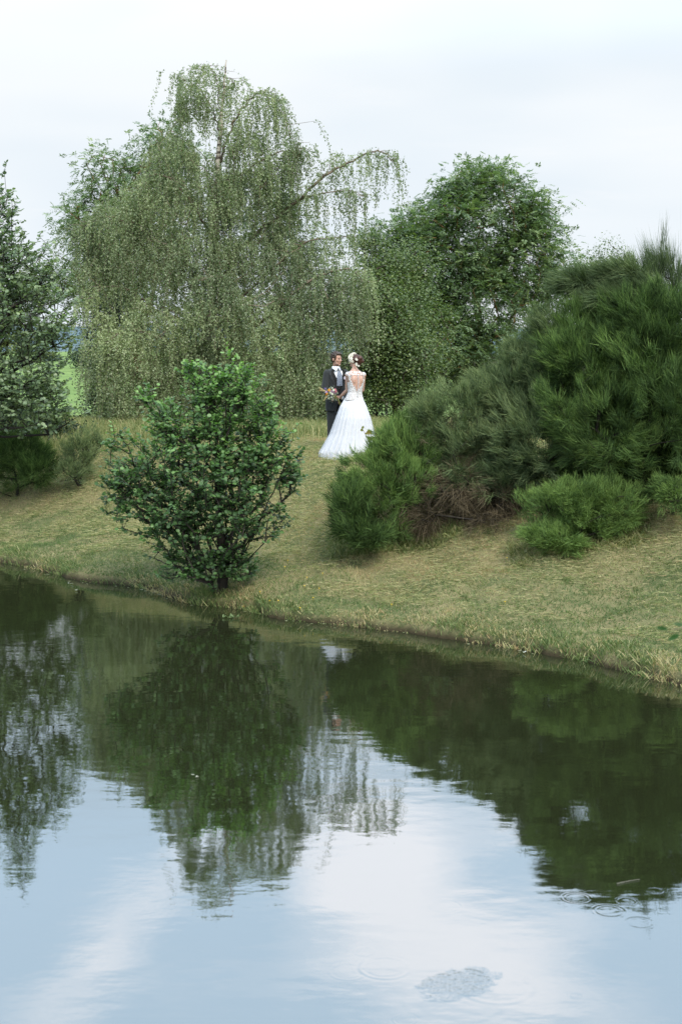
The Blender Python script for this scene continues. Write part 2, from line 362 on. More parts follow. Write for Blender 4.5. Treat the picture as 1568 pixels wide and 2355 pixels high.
# long fringe hanging over the waterline
x, y, d = scatter(620000, -8.5, 5.5, 12.5, 26, -.03, .42)
k = rng.random(len(x)) < (.55 + .9*(fbm(x*1.7, y*1.7, 55, 3)-.5))*np.where(d < .2, 1, .45); x, y, d = x[k], y[k], d[k]
n = len(x); z = zland(x, y, d)
e = .02; gx = (sdist(x+e, y)-d)/e; gy = (sdist(x, y+e)-d)/e
cl = fbm(x*1.6, y*1.6, 61, 3)
dr = rng.normal(size=(n, 3))*.42; dr[:, 0] -= gx*.35; dr[:, 1] -= gy*.35; dr[:, 2] = .85; dr = unit(dr)
L = (.05 + .20*np.clip(cl*1.7-.45, 0, 1))*rng.uniform(.5, 1.25, n)*np.where(d < .22, 1, .6)
brown = fbm(x*2.3+9, y*2.3, 71, 3) + rng.normal(0, .12, n)
tint = np.where(brown > .60, rng.uniform(.7, 1, n), np.clip(rng.normal(.20, .2, n), 0, 1))
o = blades('bank_grass', np.stack([x, y, np.maximum(z, .0)-.01], 1), dr, L, rng.uniform(.005, .010, n), tint, grass_m, .55)
tag(o, 'longer grass tufts, green and rusty brown, hanging over the edge of the water', 'grass', kind='stuff')
# uncut grass under the birch, behind the couple
x, y, d = scatter(90000, -8, 6, 26.6, 32.0, 3, 20); n = len(x); z = zland(x, y, d)
dr = rng.normal(size=(n, 3))*.25; dr[:, 2] = 1; dr = unit(dr)
k = rng.random(n) < ss(y, 26.8, 28.2)+.06
o = blades('tall_grass', np.stack([x, y, z], 1)[k], dr[k], rng.uniform(.15, .48, n)[k], rng.uniform(.006, .011, n)[k], np.clip(rng.normal(.42, .22, n), 0, 1)[k], grass_m, .3)
tag(o, 'uncut pale seeding grass along the foot of the weeping birch', 'grass', kind='stuff')
# ------------------------------------------------------------------ woody growth and foliage
def tubes(name, segs, mat, parent=None, sides=5):
    """segs: list of (p, q, rp, rq) frustums joined into one mesh"""
    P = np.array([s[0] for s in segs]); Q = np.array([s[1] for s in segs]); rp = np.array([s[2] for s in segs]); rq = np.array([s[3] for s in segs])
    d = unit(Q-P); ref = np.where(np.abs(d[:, 2:3]) > .9, [[1., 0, 0]], [[0, 0, 1.]]); u = unit(np.cross(d, ref)); v = np.cross(d, u)
    a = np.arange(sides)/sides*2*PI
    off = np.cos(a)[None, :, None]*u[:, None] + np.sin(a)[None, :, None]*v[:, None]
    V = np.concatenate([(P-d*rp[:, None]*.3)[:, None] + off*rp[:, None, None], (Q+d*rq[:, None]*.3)[:, None] + off*rq[:, None, None]], 1).reshape(-1, 3)
    b = (np.arange(len(segs))*2*sides)[:, None]; j = np.arange(sides)[None]; k = (j+1) % sides
    fs = np.stack([b+j, b+k, b+sides+k, b+sides+j], -1).reshape(-1, 4)
    return npmesh(name, V, fs, mat, parent, smooth=True)
def path(pts, r0, r1, n=10, wob=.0):
    """smooth polyline through pts as frustum segments"""
    pts = np.array(pts, float); m = len(pts); out = []
    for i in range(m-1):
        p0, p1, p2, p3 = pts[max(i-1, 0)], pts[i], pts[i+1], pts[min(i+2, m-1)]
        for t in np.linspace(0, 1, n, endpoint=False):
            out.append(.5*((2*p1)+(p2-p0)*t+(2*p0-5*p1+4*p2-p3)*t*t+(3*p1-p0-3*p2+p3)*t**3))
    out.append(pts[-1]); out = np.array(out)
    if wob: out[1:-1] += rng.normal(0, wob, (len(out)-2, 3))
    r = np.linspace(r0, r1, len(out))
    return out, [(out[i], out[i+1], r[i], r[i+1]) for i in range(len(out)-1)]
def grow(seeds, targets, rtip=.006, power=2.4, up=.15, step=.35):
    """each target is reached from the nearest wood already grown, so the limbs fork"""
    pos = [np.array(p, float) for p in seeds]; par = [-1]+list(range(len(seeds)-1)); tips = []
    order = np.argsort(np.linalg.norm(targets-np.array(seeds[0]), axis=1))
    arr = np.zeros((len(seeds)+len(targets)*12+10, 3)); arr[:len(pos)] = pos; cnt = len(pos)
    root = np.array(seeds[0])
    plen = np.zeros(len(arr)); 
    for i in range(1, cnt): plen[i] = plen[i-1] + np.linalg.norm(arr[i]-arr[i-1])
    for ti in order:
        T = targets[ti]; dd = np.linalg.norm(arr[:cnt]-T, axis=1)
        cost = dd + .25*plen[:cnt] + 1.2*np.maximum(0, arr[:cnt, 2]-T[2]+.05)
        b = int(np.argmin(cost)); A = arr[b].copy(); D_ = dd[b]; m = max(1, min(8, int(D_/step))); prev = b
        for k in range(1, m+1):
            t = k/m; p = A*(1-t)+T*t
            p[2] += up*D_*math.sin(t*PI)*.5*(-1 if T[2] < A[2] else 1)*.6
            if k < m: p = p + rng.normal(0, .05*D_/m+.01, 3)
            arr[cnt] = p; par.append(prev); plen[cnt] = plen[prev]+D_/m; prev = cnt; cnt += 1
            if cnt >= len(arr)-1: break
        tips.append(prev)
        if cnt >= len(arr)-10: break
    wgt = np.zeros(cnt)
    for t in tips: wgt[t] += 1
    for i in range(cnt-1, 0, -1): wgt[par[i]] += wgt[i]
    r = rtip*np.maximum(wgt, 1)**(1/power)
    return [(arr[par[i]], arr[i], min(r[par[i]], r[i]*1.6), r[i]) for i in range(1, cnt)]
ROUND = np.array([[0, 0, 0], [0, .5, -.07], [0, .96, -.02], [-.36, .18, .04], [-.5, .55, .05], [-.27, .9, .02], [.36, .18, .04], [.5, .55, .05], [.27, .9, .02]])
TRI = np.array([[-.5, .12, .03], [.5, .12, .03], [0, 1, 0]]); TRIF = [np.array([[0, 1, 2]])]
ROUNDF = [np.array([[0, 1, 4, 3], [1, 2, 5, 4], [0, 6, 7, 1], [1, 7, 8, 2]])]
DIAM = np.array([[0, 0, 0], [.5, .42, .05], [0, 1, 0], [-.5, .42, .05]]); DIAMF = [np.array([[0, 1, 2, 3]])]
def leaves(name, pos, ax, nrm, L, W, tint, mat, parent=None, tpl='d'):
    T, FS = {'d': (DIAM, DIAMF), 'r': (ROUND, ROUNDF), 't': (TRI, TRIF)}[tpl]
    ax = unit(ax); s = unit(np.cross(ax, nrm)); nn = np.cross(s, ax)
    V = pos[:, None] + s[:, None]*(T[None, :, 0:1]*np.reshape(W, (-1, 1, 1))) + ax[:, None]*(T[None, :, 1:2]*np.reshape(L, (-1, 1, 1))) + nn[:, None]*(T[None, :, 2:3]*np.reshape(L, (-1, 1, 1)))
    k = len(T); n = len(pos); b = np.arange(n)[:, None, None]*k
    fs = [(b + f[None]).reshape(-1, f.shape[1]) for f in FS]
    return npmesh(name, V.reshape(-1, 3), fs, mat, parent, tint=np.repeat(tint, k), smooth=False)
def ell(px, py, rx, ry, D, rd=None):
    c = pix(px, py, D); return (c, np.array([rx*D/F, (rd if rd else rx*D/F), ry*D/F]))
def inellips(es, n, lo=.5, hi=1.0, zlo=-9, lump=.22):
    """points in a union of ellipsoids, denser towards the outside"""
    w = np.array([e[1][0]*e[1][1]*e[1][2] for e in es])**.6; w /= w.sum(); out = []; o_ = []
    while len(out) < n:
        k = rng.choice(len(es), p=w); c, r = es[k]
        v = rng.normal(size=3); v /= np.linalg.norm(v)
        lm = 1+lump*2*(float(vnoise(np.array(v[0]*2.3+v[2]*1.7+k*3.1), np.array(v[1]*2.3-v[2]*2.1), 5))-.5)
        q_ = c + r*v*(lo+(hi-lo)*rng.random()**.6)*lm
        if v[2] < zlo: continue
        if any(j != k and (((q_-e[0])/e[1])**2).sum() < lo*lo for j, e in enumerate(es)): continue
        out.append(q_); o_.append(v)
    return np.array(out), np.array(o_)
def fbm3(p, f, s): return (vnoise(p[:, 0]*f+p[:, 2]*f*.6, p[:, 2]*f-p[:, 1]*f*.7, s)*.6 + vnoise(p[:, 1]*f*1.9+p[:, 0]*f, p[:, 2]*f*1.9+p[:, 0]*f*.5, s+3)*.4)
def clumpleaves(tg, outw, per, rad, L, W, spread=.5):
    n = len(tg)*per; c = np.repeat(tg, per, 0); o = np.repeat(outw, per, 0)
    off = rng.normal(size=(n, 3))*rad*np.array([1, 1, .62]); pos = c + off
    nr = unit(o*.45 + np.array([0, 0, .75]) + rng.normal(size=(n, 3))*spread)
    ax = rng.normal(size=(n, 3)) + unit(off)*.9 + np.array([0, 0, -.3]); ax = unit(ax - nr*(ax*nr).sum(1)[:, None])
    ti = np.clip(np.repeat(rng.normal(.45, .17, len(tg)), per) + rng.normal(0, .17, n), 0, 1)
    s = rng.uniform(.75, 1.2, n)
    return pos, ax, nr, L*s, W*s, ti
bark = simplemat('grey_bark', (.07, .055, .04), (.035, .028, .022), scale=30, rough=.9, bump=.5, stretch=(1, 1, .3))
lichen = simplemat('orange_lichen_bark', (.22, .12, .04), (.10, .075, .045), scale=6, rough=.9, bump=.3)
darkbark = simplemat('dark_bark', (.03, .026, .02), (.018, .015, .012), scale=30, rough=.9, bump=.5, stretch=(1, 1, .3))
def birchbark():
    m, t, out = newmat('birch_bark'); p = t.nodes.new('ShaderNodeBsdfPrincipled'); p.inputs['Roughness'].default_value = .7
    tcn = t.nodes.new('ShaderNodeTexCoord'); mpn = t.nodes.new('ShaderNodeMapping'); t.links.new(tcn.outputs['Object'], mpn.inputs[0]); mpn.inputs['Scale'].default_value = (1, 1, 6)
    nn = t.nodes.new('ShaderNodeTexNoise'); nn.inputs['Scale'].default_value = 2.6; nn.inputs['Detail'].default_value = 5; t.links.new(mpn.outputs[0], nn.inputs['Vector'])
    t.links.new(mixc(sstep(nn.outputs['Fac'], .48, .58, t), (.50, .45, .38), (.09, .07, .055), t), p.inputs['Base Color']); t.links.new(p.outputs[0], out.inputs[0]); return m
birch_bark = birchbark()
twigm = simplemat('brown_twigs', (.20, .16, .115), (.11, .085, .06), scale=12, rough=.8)

# ---- weeping birch
bx, by = pix(470, 1000, 32.3)[0], 32.3
birch = empty('weeping_birch', (bx, by, zl(bx, by)), 'tall weeping birch with drooping grey-green curtains and arching bare-topped limbs, behind the couple', 'tree')
birch_leaf = leafmat('birch_leaves', [(.105, .138, .074), (.162, .208, .108), (.225, .275, .142), (.31, .36, .19)], rough=.42, trans=.32, spec=.45, tcol=(1.25, 1.5, .8))
B = lambda x, y, D=29: pix(x, y, D+3.3)
bell = lambda a_, b_, c_, d_, D, r_: ell(a_, b_, c_, d_, D+3.2, r_*1.1)
tr_pts, tr_seg = path([birch.location, B(468, 900), B(478, 760), B(492, 620), B(497, 480), B(503, 360), B(510, 250, 28.9), B(521, 138, 28.8)], .17, .012, 6, .01)
limbs = []      # (polyline, r0, r1, hang length, strands per metre)
limbs += [([B(502, 375), B(530, 300, 28.7), B(560, 245, 28.5), B(600, 209, 28.4), B(628, 222, 28.3), B(638, 262, 28.3)], .05, .008, 1.25, 20)]
limbs += [([B(600, 212, 28.4), B(640, 245, 28.2), B(672, 315, 28.0), B(692, 352, 28.0)], .018, .005, .75, 17)]
limbs += [([B(505, 300), B(480, 235, 29.2), B(440, 190, 29.4), B(408, 176, 29.5)], .028, .006, .95, 20)]
limbs += [([B(507, 270), B(500, 190, 28.7), B(482, 156, 28.6), B(455, 158, 28.5)], .02, .005, .8, 18)]
limbs += [([B(512, 230), B(528, 180, 29), B(533, 200, 29)], .012, .005, .8, 22)]
limbs += [([B(497, 470), B(560, 400, 28.2), B(640, 350, 27.9), B(690, 352, 27.9)], .05, .008, .8, 18)]
limbs += [([B(480, 640), B(580, 545, 28.6), B(680, 465, 28.3), B(735, 412, 28.2), B(800, 375, 28.2), B(868, 346, 28.2), B(905, 375, 28.2)], .085, .008, 1.0, 13)]
limbs += [([B(690, 458, 28.3), B(740, 445, 28.0), B(800, 438, 27.9), B(835, 452, 27.8)], .03, .006, 1.2, 17)]
limbs += [([B(745, 405, 28.2), B(765, 372, 28.6), B(780, 360, 28.7)], .014, .005, .35, 14)]
limbs += [([B(480, 760), B(590, 650, 28.0), B(700, 560, 27.8), B(790, 545, 27.6)], .06, .008, 1.0, 12)]
limbs += [([B(470, 840), B(600, 740, 27.6), B(720, 640, 27.2), B(800, 620, 27.0), B(832, 650, 27)], .07, .008, 1.5, 20)]
limbs += [([B(470, 700), B(400, 600, 28.6), B(320, 520, 28.3), B(240, 500, 28.2), B(185, 530, 28.2)], .07, .008, 1.2, 17)]
limbs += [([B(465, 820), B(370, 720, 28.2), B(270, 660, 27.8), B(195, 690, 27.6)], .06, .008, 1.3, 16)]
limbs += [([B(500, 820), B(520, 700, 27.6), B(500, 640, 27.2), B(455, 645, 27.0)], .05, .008, 1.3, 22)]
limbs += [([B(470, 900), B(400, 800, 27.6), B(310, 760, 27.2), B(235, 790, 27)], .05, .008, 1.5, 20)]
limbs += [([B(470, 880), B(560, 830, 27.4), B(660, 790, 27.0), B(735, 800, 26.8)], .05, .008, 1.45, 20)]
limbs += [([B(495, 560), B(430, 450, 28.6), B(360, 400, 28.4), B(310, 440, 28.3)], .05, .008, 1.1, 18)]
limbs += [([B(470, 920), B(580, 900, 27.2), B(700, 872, 26.7), B(725, 885, 26.6)], .045, .006, .9, 20)]
limbs += [([B(470, 920), B(380, 870, 27.2), B(300, 860, 26.9), B(260, 900, 26.9)], .045, .006, 1.0, 18)]
seg_all = list(tr_seg); starts = []; slen = []; sout = []
for pts, r0, r1, hang, dens in limbs:
    P_, sg = path(pts, r0*.62, r1*.7, 7, .02); seg_all += sg
    Lp = np.linalg.norm(np.diff(P_, axis=0), axis=1).sum(); m = int(Lp*dens*1.5)
    t = (1-rng.random(m)**1.4)*(len(P_)-1); i = np.minimum(t.astype(int), len(P_)-2); f = (t-i)[:, None]
    p = P_[i]*(1-f)+P_[i+1]*f
    o = rng.normal(size=(m, 3))*np.array([.16, .2, .05]); o[:, 2] = np.abs(o[:, 2])*.6
    starts.append(p+o); slen.append(1.13*hang*rng.uniform(.2, 1.15, m)); sout.append(o)
    for j in range(0, m, 2): seg_all.append((p[j], p[j]+o[j], .005, .003))
domes = [bell(430, 470, 150, 110, 28.9, 1.1), bell(560, 480, 115, 110, 28.8, 1.1), bell(330, 600, 130, 110, 28.7, 1.1), bell(250, 620, 70, 80, 28.5, .7), bell(600, 620, 130, 110, 28.4, 1.1), bell(470, 620, 130, 110, 28.2, 1.0),
         bell(500, 720, 75, 80, 27.2, .6), bell(350, 780, 130, 90, 27.8, .9), bell(620, 760, 130, 100, 27.6, 1.0), bell(730, 740, 90, 95, 27.2, .8), bell(790, 700, 48, 70, 27.0, .5), bell(290, 850, 95, 80, 27.4, .7), bell(440, 860, 110, 90, 27.6, .8), bell(590, 880, 130, 80, 27.3, .8),
         bell(690, 880, 70, 70, 26.9, .5), bell(350, 930, 110, 60, 27.3, .6), bell(540, 930, 120, 60, 27.2, .6), bell(270, 520, 80, 70, 28.6, .8), bell(400, 360, 55, 60, 28.9, .6), bell(440, 250, 30, 60, 29.1, .4), bell(640, 400, 45, 50, 28.0, .5), bell(570, 340, 50, 60, 28.4, .5)]
tg, ow = inellips(domes, 4700, .6, 1.0, -.25, .3)
seg_all += grow([tr_pts[k] for k in range(0, len(tr_pts), 4)], tg[:520], .003, 2.3, .4)
starts.append(tg); sout.append(ow*.2); slen.append(1.13*rng.uniform(.2, .75, len(tg))*(.9+.3*rng.random(len(tg))))
starts = np.concatenate(starts); slen = np.concatenate(slen); sout = np.concatenate(sout)
zg = zland(starts[:, 0], starts[:, 1]); slen = np.minimum(slen, np.maximum(.15, starts[:, 2]-zg-rng.uniform(-.05, .35, len(zg))))
tubes('branches', seg_all[len(tr_seg):], twigm, birch, 4); tubes('trunk', tr_seg, birch_bark, birch, 8)
K = 72; t = np.linspace(0, 1, K)[None]; ns = len(starts)
keep = rng.uniform(0, 1, (ns, K)) < np.clip(slen[:, None]/1.0, .25, 1)
ph = rng.uniform(0, 6.28, (ns, 1)); amp = rng.uniform(.01, .05, (ns, 1))
sx_ = starts[:, 0:1] + sout[:, 0:1]*1.0*np.sqrt(t)*.6 + amp*np.sin(t*5+ph) + .05*np.sign(starts[:, 0:1]-birch.location.x)*t*slen[:, None]
sy_ = starts[:, 1:2] + sout[:, 1:2]*1.0*np.sqrt(t)*.6 + amp*np.cos(t*4+ph)
sz_ = starts[:, 2:3] - slen[:, None]*t**1.15 + .05*np.sin(t*PI)
SP = np.stack([sx_, sy_, sz_], -1)
lp = SP[keep]; nl = len(lp)
lp = lp + rng.normal(0, .026, (nl, 3))
ax = rng.normal(size=(nl, 3))*.9; ax[:, 2] -= .8
tn = np.repeat(rng.normal(.47, .10, ns) + (fbm3(starts, 1.1, 3)-.5)*1.3, K).reshape(ns, K)[keep] + rng.normal(0, .07, nl)
leaves('foliage', lp, ax, rng.normal(size=(nl, 3)), rng.uniform(.037, .060, nl), rng.uniform(.030, .043, nl), np.clip(tn, 0, 1), birch_leaf, birch, 't')['kind'] = 'stuff'
idx = np.array([0, 18, 36, 54, 71]); ST = SP[:, idx]; wv = np.zeros_like(ST); wv[..., 0] = .0014
V = np.stack([ST-wv, ST+wv], 2).reshape(-1, 3); b = (np.arange(ns)*10)[:, None] + (np.arange(4)*2)[None]; b = b.ravel()
npmesh('hanging_twigs', V, np.stack([b, b+1, b+3, b+2], 1), twigm, birch)['kind'] = 'stuff'

# ---- broadleaf trees behind
def tree(name, basepx, D, es, nt_, per, rad, L, W, mat, bmat, label, cat='tree', group=None, r=.006, pinnate=False, hts=(.35, .6), tpl='d', lo=.45, cull=.33, lump=.26):
    bx, by = pix(basepx, 900, D)[0], D
    bz = zl(bx, by)
    e = empty(name, (bx, by, bz), label, cat, group)
    top = max(c[2]+rr[2] for c, rr in es); cx = np.mean([c[0] for c, rr in es]); cy = np.mean([c[1] for c, rr in es])
    tp = [np.array([bx, by, bz-.1])]
    for k in range(1, 6):
        f = k/6; tp.append(np.array([bx+(cx-bx)*f+rnd.uniform(-.1, .1), by+(cy-by)*f+rnd.uniform(-.1, .1), bz+(top-bz)*f*.85]))
    tg, ow = inellips(es, nt_, lo, 1.0, -9, lump)
    tg[:, 2] = np.maximum(tg[:, 2], zland(tg[:, 0], tg[:, 1])+.08)
    k = fbm3(tg, 1.1, 17) > cull; tg, ow = tg[k], ow[k]
    segs = grow(tp, tg, r, 2.1, .25)
    nt0 = len(tp)-1
    tubes('trunk', segs[:nt0], bmat, e, 8); tubes('branches', segs[nt0:], bmat, e, 4)
    if not pinnate:
        A = clumpleaves(tg, ow, per, rad, L, W); o = leaves('foliage', *A, mat, e, tpl)
    else:
        n = len(tg)*per; c = np.repeat(tg, per, 0) + rng.normal(size=(n, 3))*rad*np.array([1, 1, .7]); od = np.repeat(ow, per, 0)
        ax = unit(od*.8 + rng.normal(size=(n, 3))*.5 + np.array([0, 0, .12])); nr = unit(np.array([0, 0, 1.]) + rng.normal(size=(n, 3))*.35); sd_ = unit(np.cross(ax, nr))
        RL = rng.uniform(.16, .26, n)
        P_, A_, N_, T_ = [], [], [], []
        tb = np.repeat(rng.normal(.45, .2, len(tg)), per)+rng.normal(0, .12, n)
        for k in range(9):
            f = .2+.8*(k//2)/4; sg = 0 if k == 8 else (1 if k % 2 else -1)
            P_.append(c + ax*(RL*f)[:, None] + np.array([0, 0, -1.])*(RL*f*f*.45)[:, None]); A_.append(unit(ax*(.45 if sg else 1)+sd_*sg*.95+np.array([0, 0, -.25]))); N_.append(nr); T_.append(tb)
        P_, A_, N_, T_ = map(np.concatenate, (P_, A_, N_, T_)); m = len(P_)
        s_ = rng.uniform(.8, 1.15, m)
        o = leaves('foliage', P_, A_, N_+rng.normal(size=(m, 3))*.2, L*s_, W*s_, np.clip(T_+rng.normal(0, .06, m), 0, 1), mat, e)
    o['kind'] = 'stuff'
    return e
ash_leaf = leafmat('ash_leaves', [(.068, .112, .060), (.112, .172, .088), (.165, .235, .118), (.26, .33, .15)], rough=.4, spec=.45, trans=.3)
mid_leaf = leafmat('hornbeam_leaves', [(.046, .076, .028), (.080, .124, .044), (.125, .175, .060), (.19, .24, .08)], rough=.42, spec=.4, trans=.25)
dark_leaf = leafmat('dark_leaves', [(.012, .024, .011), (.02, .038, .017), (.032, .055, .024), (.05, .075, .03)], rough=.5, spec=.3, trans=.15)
tree('ash_tree', 1100, 40, [ell(1110, 520, 150, 140, 40, 1.8), ell(1010, 600, 120, 130, 39.5, 1.5), ell(1210, 610, 90, 110, 40, 1.4), ell(960, 560, 60, 70, 40, .9), ell(1100, 430, 70, 55, 40, .9), ell(1100, 700, 150, 110, 39.5, 1.6), ell(1010, 800, 110, 100, 39, 1.5), ell(1150, 840, 130, 80, 39, 1.3), ell(1280, 640, 45, 60, 40, .8), ell(1225, 470, 22, 22, 40, .4), ell(893, 590, 55, 62, 40, .9), ell(1060, 470, 60, 60, 40, .9), ell(1190, 520, 60, 60, 40, .9)],
     1350, 13, .25, .10, .042, ash_leaf, lichen, 'broad rounded ash tree with layered feathery leaves, between the bride and the broom thicket', pinnate=True, r=.005, cull=.2, lump=.2)
tree('hornbeam_tree', 925, 34, [ell(915, 700, 60, 60, 35, .9), ell(885, 630, 42, 55, 35, .7), ell(850, 560, 22, 30, 35, .4), ell(945, 620, 40, 60, 36, .7), ell(885, 760, 78, 90, 33.5, 1.0), ell(975, 760, 60, 90, 36, .9), ell(930, 850, 75, 90, 33.5, .9), ell(850, 830, 40, 80, 33, .6), ell(855, 690, 45, 70, 33.5, .6), ell(875, 905, 40, 25, 33, .4)],
     900, 52, .24, .066, .048, mid_leaf, bark, 'leafy mid-green tree with twiggy side shoots right behind the bride', cull=.38, lo=.3, lump=.42)
tree('ash_tree', 330, 40.5, [ell(330, 420, 80, 70, 40.5, 1.2), ell(250, 400, 55, 60, 40.5, 1.0), ell(380, 330, 50, 55, 40.5, .9), ell(230, 520, 70, 80, 40.0, 1.1), ell(330, 540, 110, 100, 40.0, 1.4), ell(260, 640, 100, 110, 39.5, 1.4), ell(190, 500, 28, 40, 40.5, .5), ell(140, 640, 50, 50, 40.5, .7), ell(420, 400, 60, 60, 40.5, .9)],
     640, 10, .27, .095, .040, ash_leaf, lichen, 'thin-crowned tree with orange lichened branches, behind the left side of the birch', pinnate=True, r=.008)
tree('ash_tree', 760, 42.0, [ell(620, 520, 70, 60, 42.0, 1.0), ell(700, 640, 90, 80, 42.0, 1.1), ell(560, 760, 160, 120, 41.0, 1.5), ell(400, 760, 150, 130, 41.0, 1.5), ell(760, 800, 60, 100, 40.0, 1.0)],
     430, 12, .30, .10, .044, mid_leaf, lichen, 'dark leafy tree filling the gaps behind the middle of the birch', pinnate=True, r=.005)
tree('round_tree', 1380, 52, [ell(1385, 610, 52, 50, 52, .9), ell(1350, 640, 40, 45, 52, .7), ell(1420, 640, 40, 45, 52, .7), ell(1390, 700, 60, 60, 52, 1)],
     150, 55, .26, .08, .06, mid_leaf, bark, 'small round far tree whose top shows above the broom thicket')
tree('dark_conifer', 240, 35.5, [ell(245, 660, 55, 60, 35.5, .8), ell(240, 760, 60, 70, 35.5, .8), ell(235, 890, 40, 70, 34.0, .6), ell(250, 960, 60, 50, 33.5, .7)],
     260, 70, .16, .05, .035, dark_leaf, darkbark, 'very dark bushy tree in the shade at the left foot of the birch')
tree('dark_shrub', 800, 33.5, [ell(740, 880, 45, 50, 33.5, .5), ell(850, 880, 60, 60, 34.5, .6), ell(800, 860, 50, 60, 34.0, .5), ell(900, 960, 70, 40, 35.0, .6), ell(960, 950, 60, 60, 35.0, .6)],
     210, 60, .16, .055, .04, mid_leaf, darkbark, 'dense leafy shrub behind the couple, between birch and field gap', 'shrub')
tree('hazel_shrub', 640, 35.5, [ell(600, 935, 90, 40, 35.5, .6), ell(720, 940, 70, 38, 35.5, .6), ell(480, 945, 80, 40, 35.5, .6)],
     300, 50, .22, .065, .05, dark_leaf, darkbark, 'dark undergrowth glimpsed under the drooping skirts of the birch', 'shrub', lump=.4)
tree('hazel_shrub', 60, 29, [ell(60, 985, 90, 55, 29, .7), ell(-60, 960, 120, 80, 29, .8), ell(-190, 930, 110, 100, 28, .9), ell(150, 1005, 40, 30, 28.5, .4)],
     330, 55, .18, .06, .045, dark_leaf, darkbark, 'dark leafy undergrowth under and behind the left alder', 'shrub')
for i, (px, D, r_, lab) in enumerate([(215, 95, 22, 'far hedgerow tree above the green field, at the right end of the gap'), (190, 100, 16, 'smaller far hedgerow tree above the green field, left of its neighbour'), (60, 130, 20, 'far tree on the skyline of the field, seen through the left alder'), (110, 140, 14, 'lowest far tree on the field skyline, seen through the left alder')]):
    tree('field_tree', px, D, [ell(px, 828-r_*.6, r_, r_*.8, D, 1.2), ell(px+r_*.8, 835-r_*.4, r_*.7, r_*.6, D, 1)], 40, 40, .4, .16, .13, dark_leaf, darkbark, lab, group='far hedgerow trees')

tree('ash_tree', 20, 38, [ell(30, 650, 110, 75, 38, 1.2), ell(-60, 720, 100, 90, 38, 1.2), ell(40, 760, 80, 50, 38, 1.0), ell(-160, 760, 90, 120, 38, 1.2)], 330, 9, .30, .10, .044, mid_leaf, darkbark, 'dark feathery tree mostly hidden behind the left alder', pinnate=True)
# ---- left alder
alder_leaf = leafmat('alder_leaves', [(.070, .108, .060), (.120, .175, .092), (.175, .24, .125), (.26, .33, .17)], rough=.42, spec=.5, trans=.28)
def leafproto(mat, k=6, L=.07, W=.062, name='leaf'):
    ms = []
    for i in range(k):
        me = bpy.data.meshes.new(name); v = ROUND*np.array([W*(1+.08*rnd.uniform(-1, 1)), L, L*rnd.uniform(.6, 1.6)])
        me.from_pydata(v.tolist(), [], ROUNDF[0].tolist()); a = me.attributes.new('tint', 'FLOAT', 'POINT'); a.data.foreach_set('value', np.full(9, (i+.5)/k, np.float32)); me.materials.append(mat); ms.append(me)
    return ms
def leafobjs(e, pos, ax, nr, s, ti, protos):
    """the leaves nearest the camera, each an object of its own"""
    ax = unit(ax); sd_ = unit(np.cross(ax, nr)); nn = np.cross(sd_, ax); o0 = np.array(e.location)
    for i in range(len(pos)):
        o = bpy.data.objects.new('leaf', protos[min(len(protos)-1, int(ti[i]*len(protos)))]); link(o, e)
        m = Matrix(((sd_[i][0], ax[i][0], nn[i][0]), (sd_[i][1], ax[i][1], nn[i][1]), (sd_[i][2], ax[i][2], nn[i][2]))).to_4x4()
        o.matrix_local = Matrix.Translation(Vector(pos[i]-o0)) @ m @ Matrix.Scale(float(s[i]), 4)
def inframe(p, mx=1.0):
    x = 784 + F*p[:, 0]/p[:, 1]; return (x > 8) & (x < 1560)
def twigleaves(tg, ow, segs_out, nlv, tl, rise=.35, young=0):
    """a short leafy shoot at every target, leaves set alternately along it"""
    P_, A_, N_, T_ = [], [], [], []
    for c, o in zip(tg, ow):
        d = unit(np.array([o[0], o[1], max(-.1, o[2])*.6+rise]) + rng.normal(0, .32, 3)); ln = tl*rng.uniform(.6, 1.25)
        s0 = c - d*ln*.5; e_ = c + d*ln*.5; segs_out.append((s0, e_, .0045, .002)); sd_ = unit(np.cross(d, [0, 0, 1.])); tb = rng.normal(.42, .15)
        m = int(nlv*rng.uniform(.7, 1.3))
        for k in range(m):
            f = (k+.6)/m; sg = -1 if k % 2 else 1
            a_ = unit(sd_*sg*rng.uniform(.5, 1.1) + d*rng.uniform(.4, 1.0) + rng.normal(0, .3, 3) + np.array([0, 0, -.1]))
            P_.append(s0 + (e_-s0)*f + a_*.012); A_.append(a_); N_.append(unit(np.array([0, -.25, 1.]) + rng.normal(0, .42, 3) + o*.3)); T_.append(tb + .25*(f-.5)+rng.normal(0, .12))
    P_ = np.array(P_); T_ = np.array(T_)
    if young: T_ = T_ + young*(ss(P_[:, 2], 1.1, 3.3)-.35)      # leaf colour turns paler with height
    return P_, np.array(A_), np.array(N_), np.clip(T_, 0, 1)
def alder(name, e, tp, es, nt_, nlv, tl, L, W, mat, bmat, r, lo, rise=.35, stems=None, young=0, hi=1.0, lump=.3):
    tg, ow = inellips(es, nt_, lo, hi, -9, lump)
    gz = zland(tg[:, 0], tg[:, 1]); k = tg[:, 2] > gz+.12; tg = tg[k]; ow = ow[k]
    segs = grow(tp, tg, r, 2.3, .2); nt0 = len(tp)-1
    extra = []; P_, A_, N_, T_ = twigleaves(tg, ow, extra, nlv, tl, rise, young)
    tubes('trunk', segs[:nt0], bmat, e, 8); tubes('branches', segs[nt0:]+extra+(stems or []), bmat, e, 4)
    s_ = rng.uniform(.75, 1.15, len(P_)); vis = inframe(P_); order = np.argsort(np.where(vis, P_[:, 1]-.0*s_, 1e9)); near = order[:300]; rest = order[300:]
    leafobjs(e, P_[near], A_[near], N_[near], s_[near], T_[near], leafproto(mat, 6, L, W))
    leaves('foliage', P_[rest], A_[rest], N_[rest], L*s_[rest], W*s_[rest], T_[rest], mat, e, 'r')['kind'] = 'stuff'
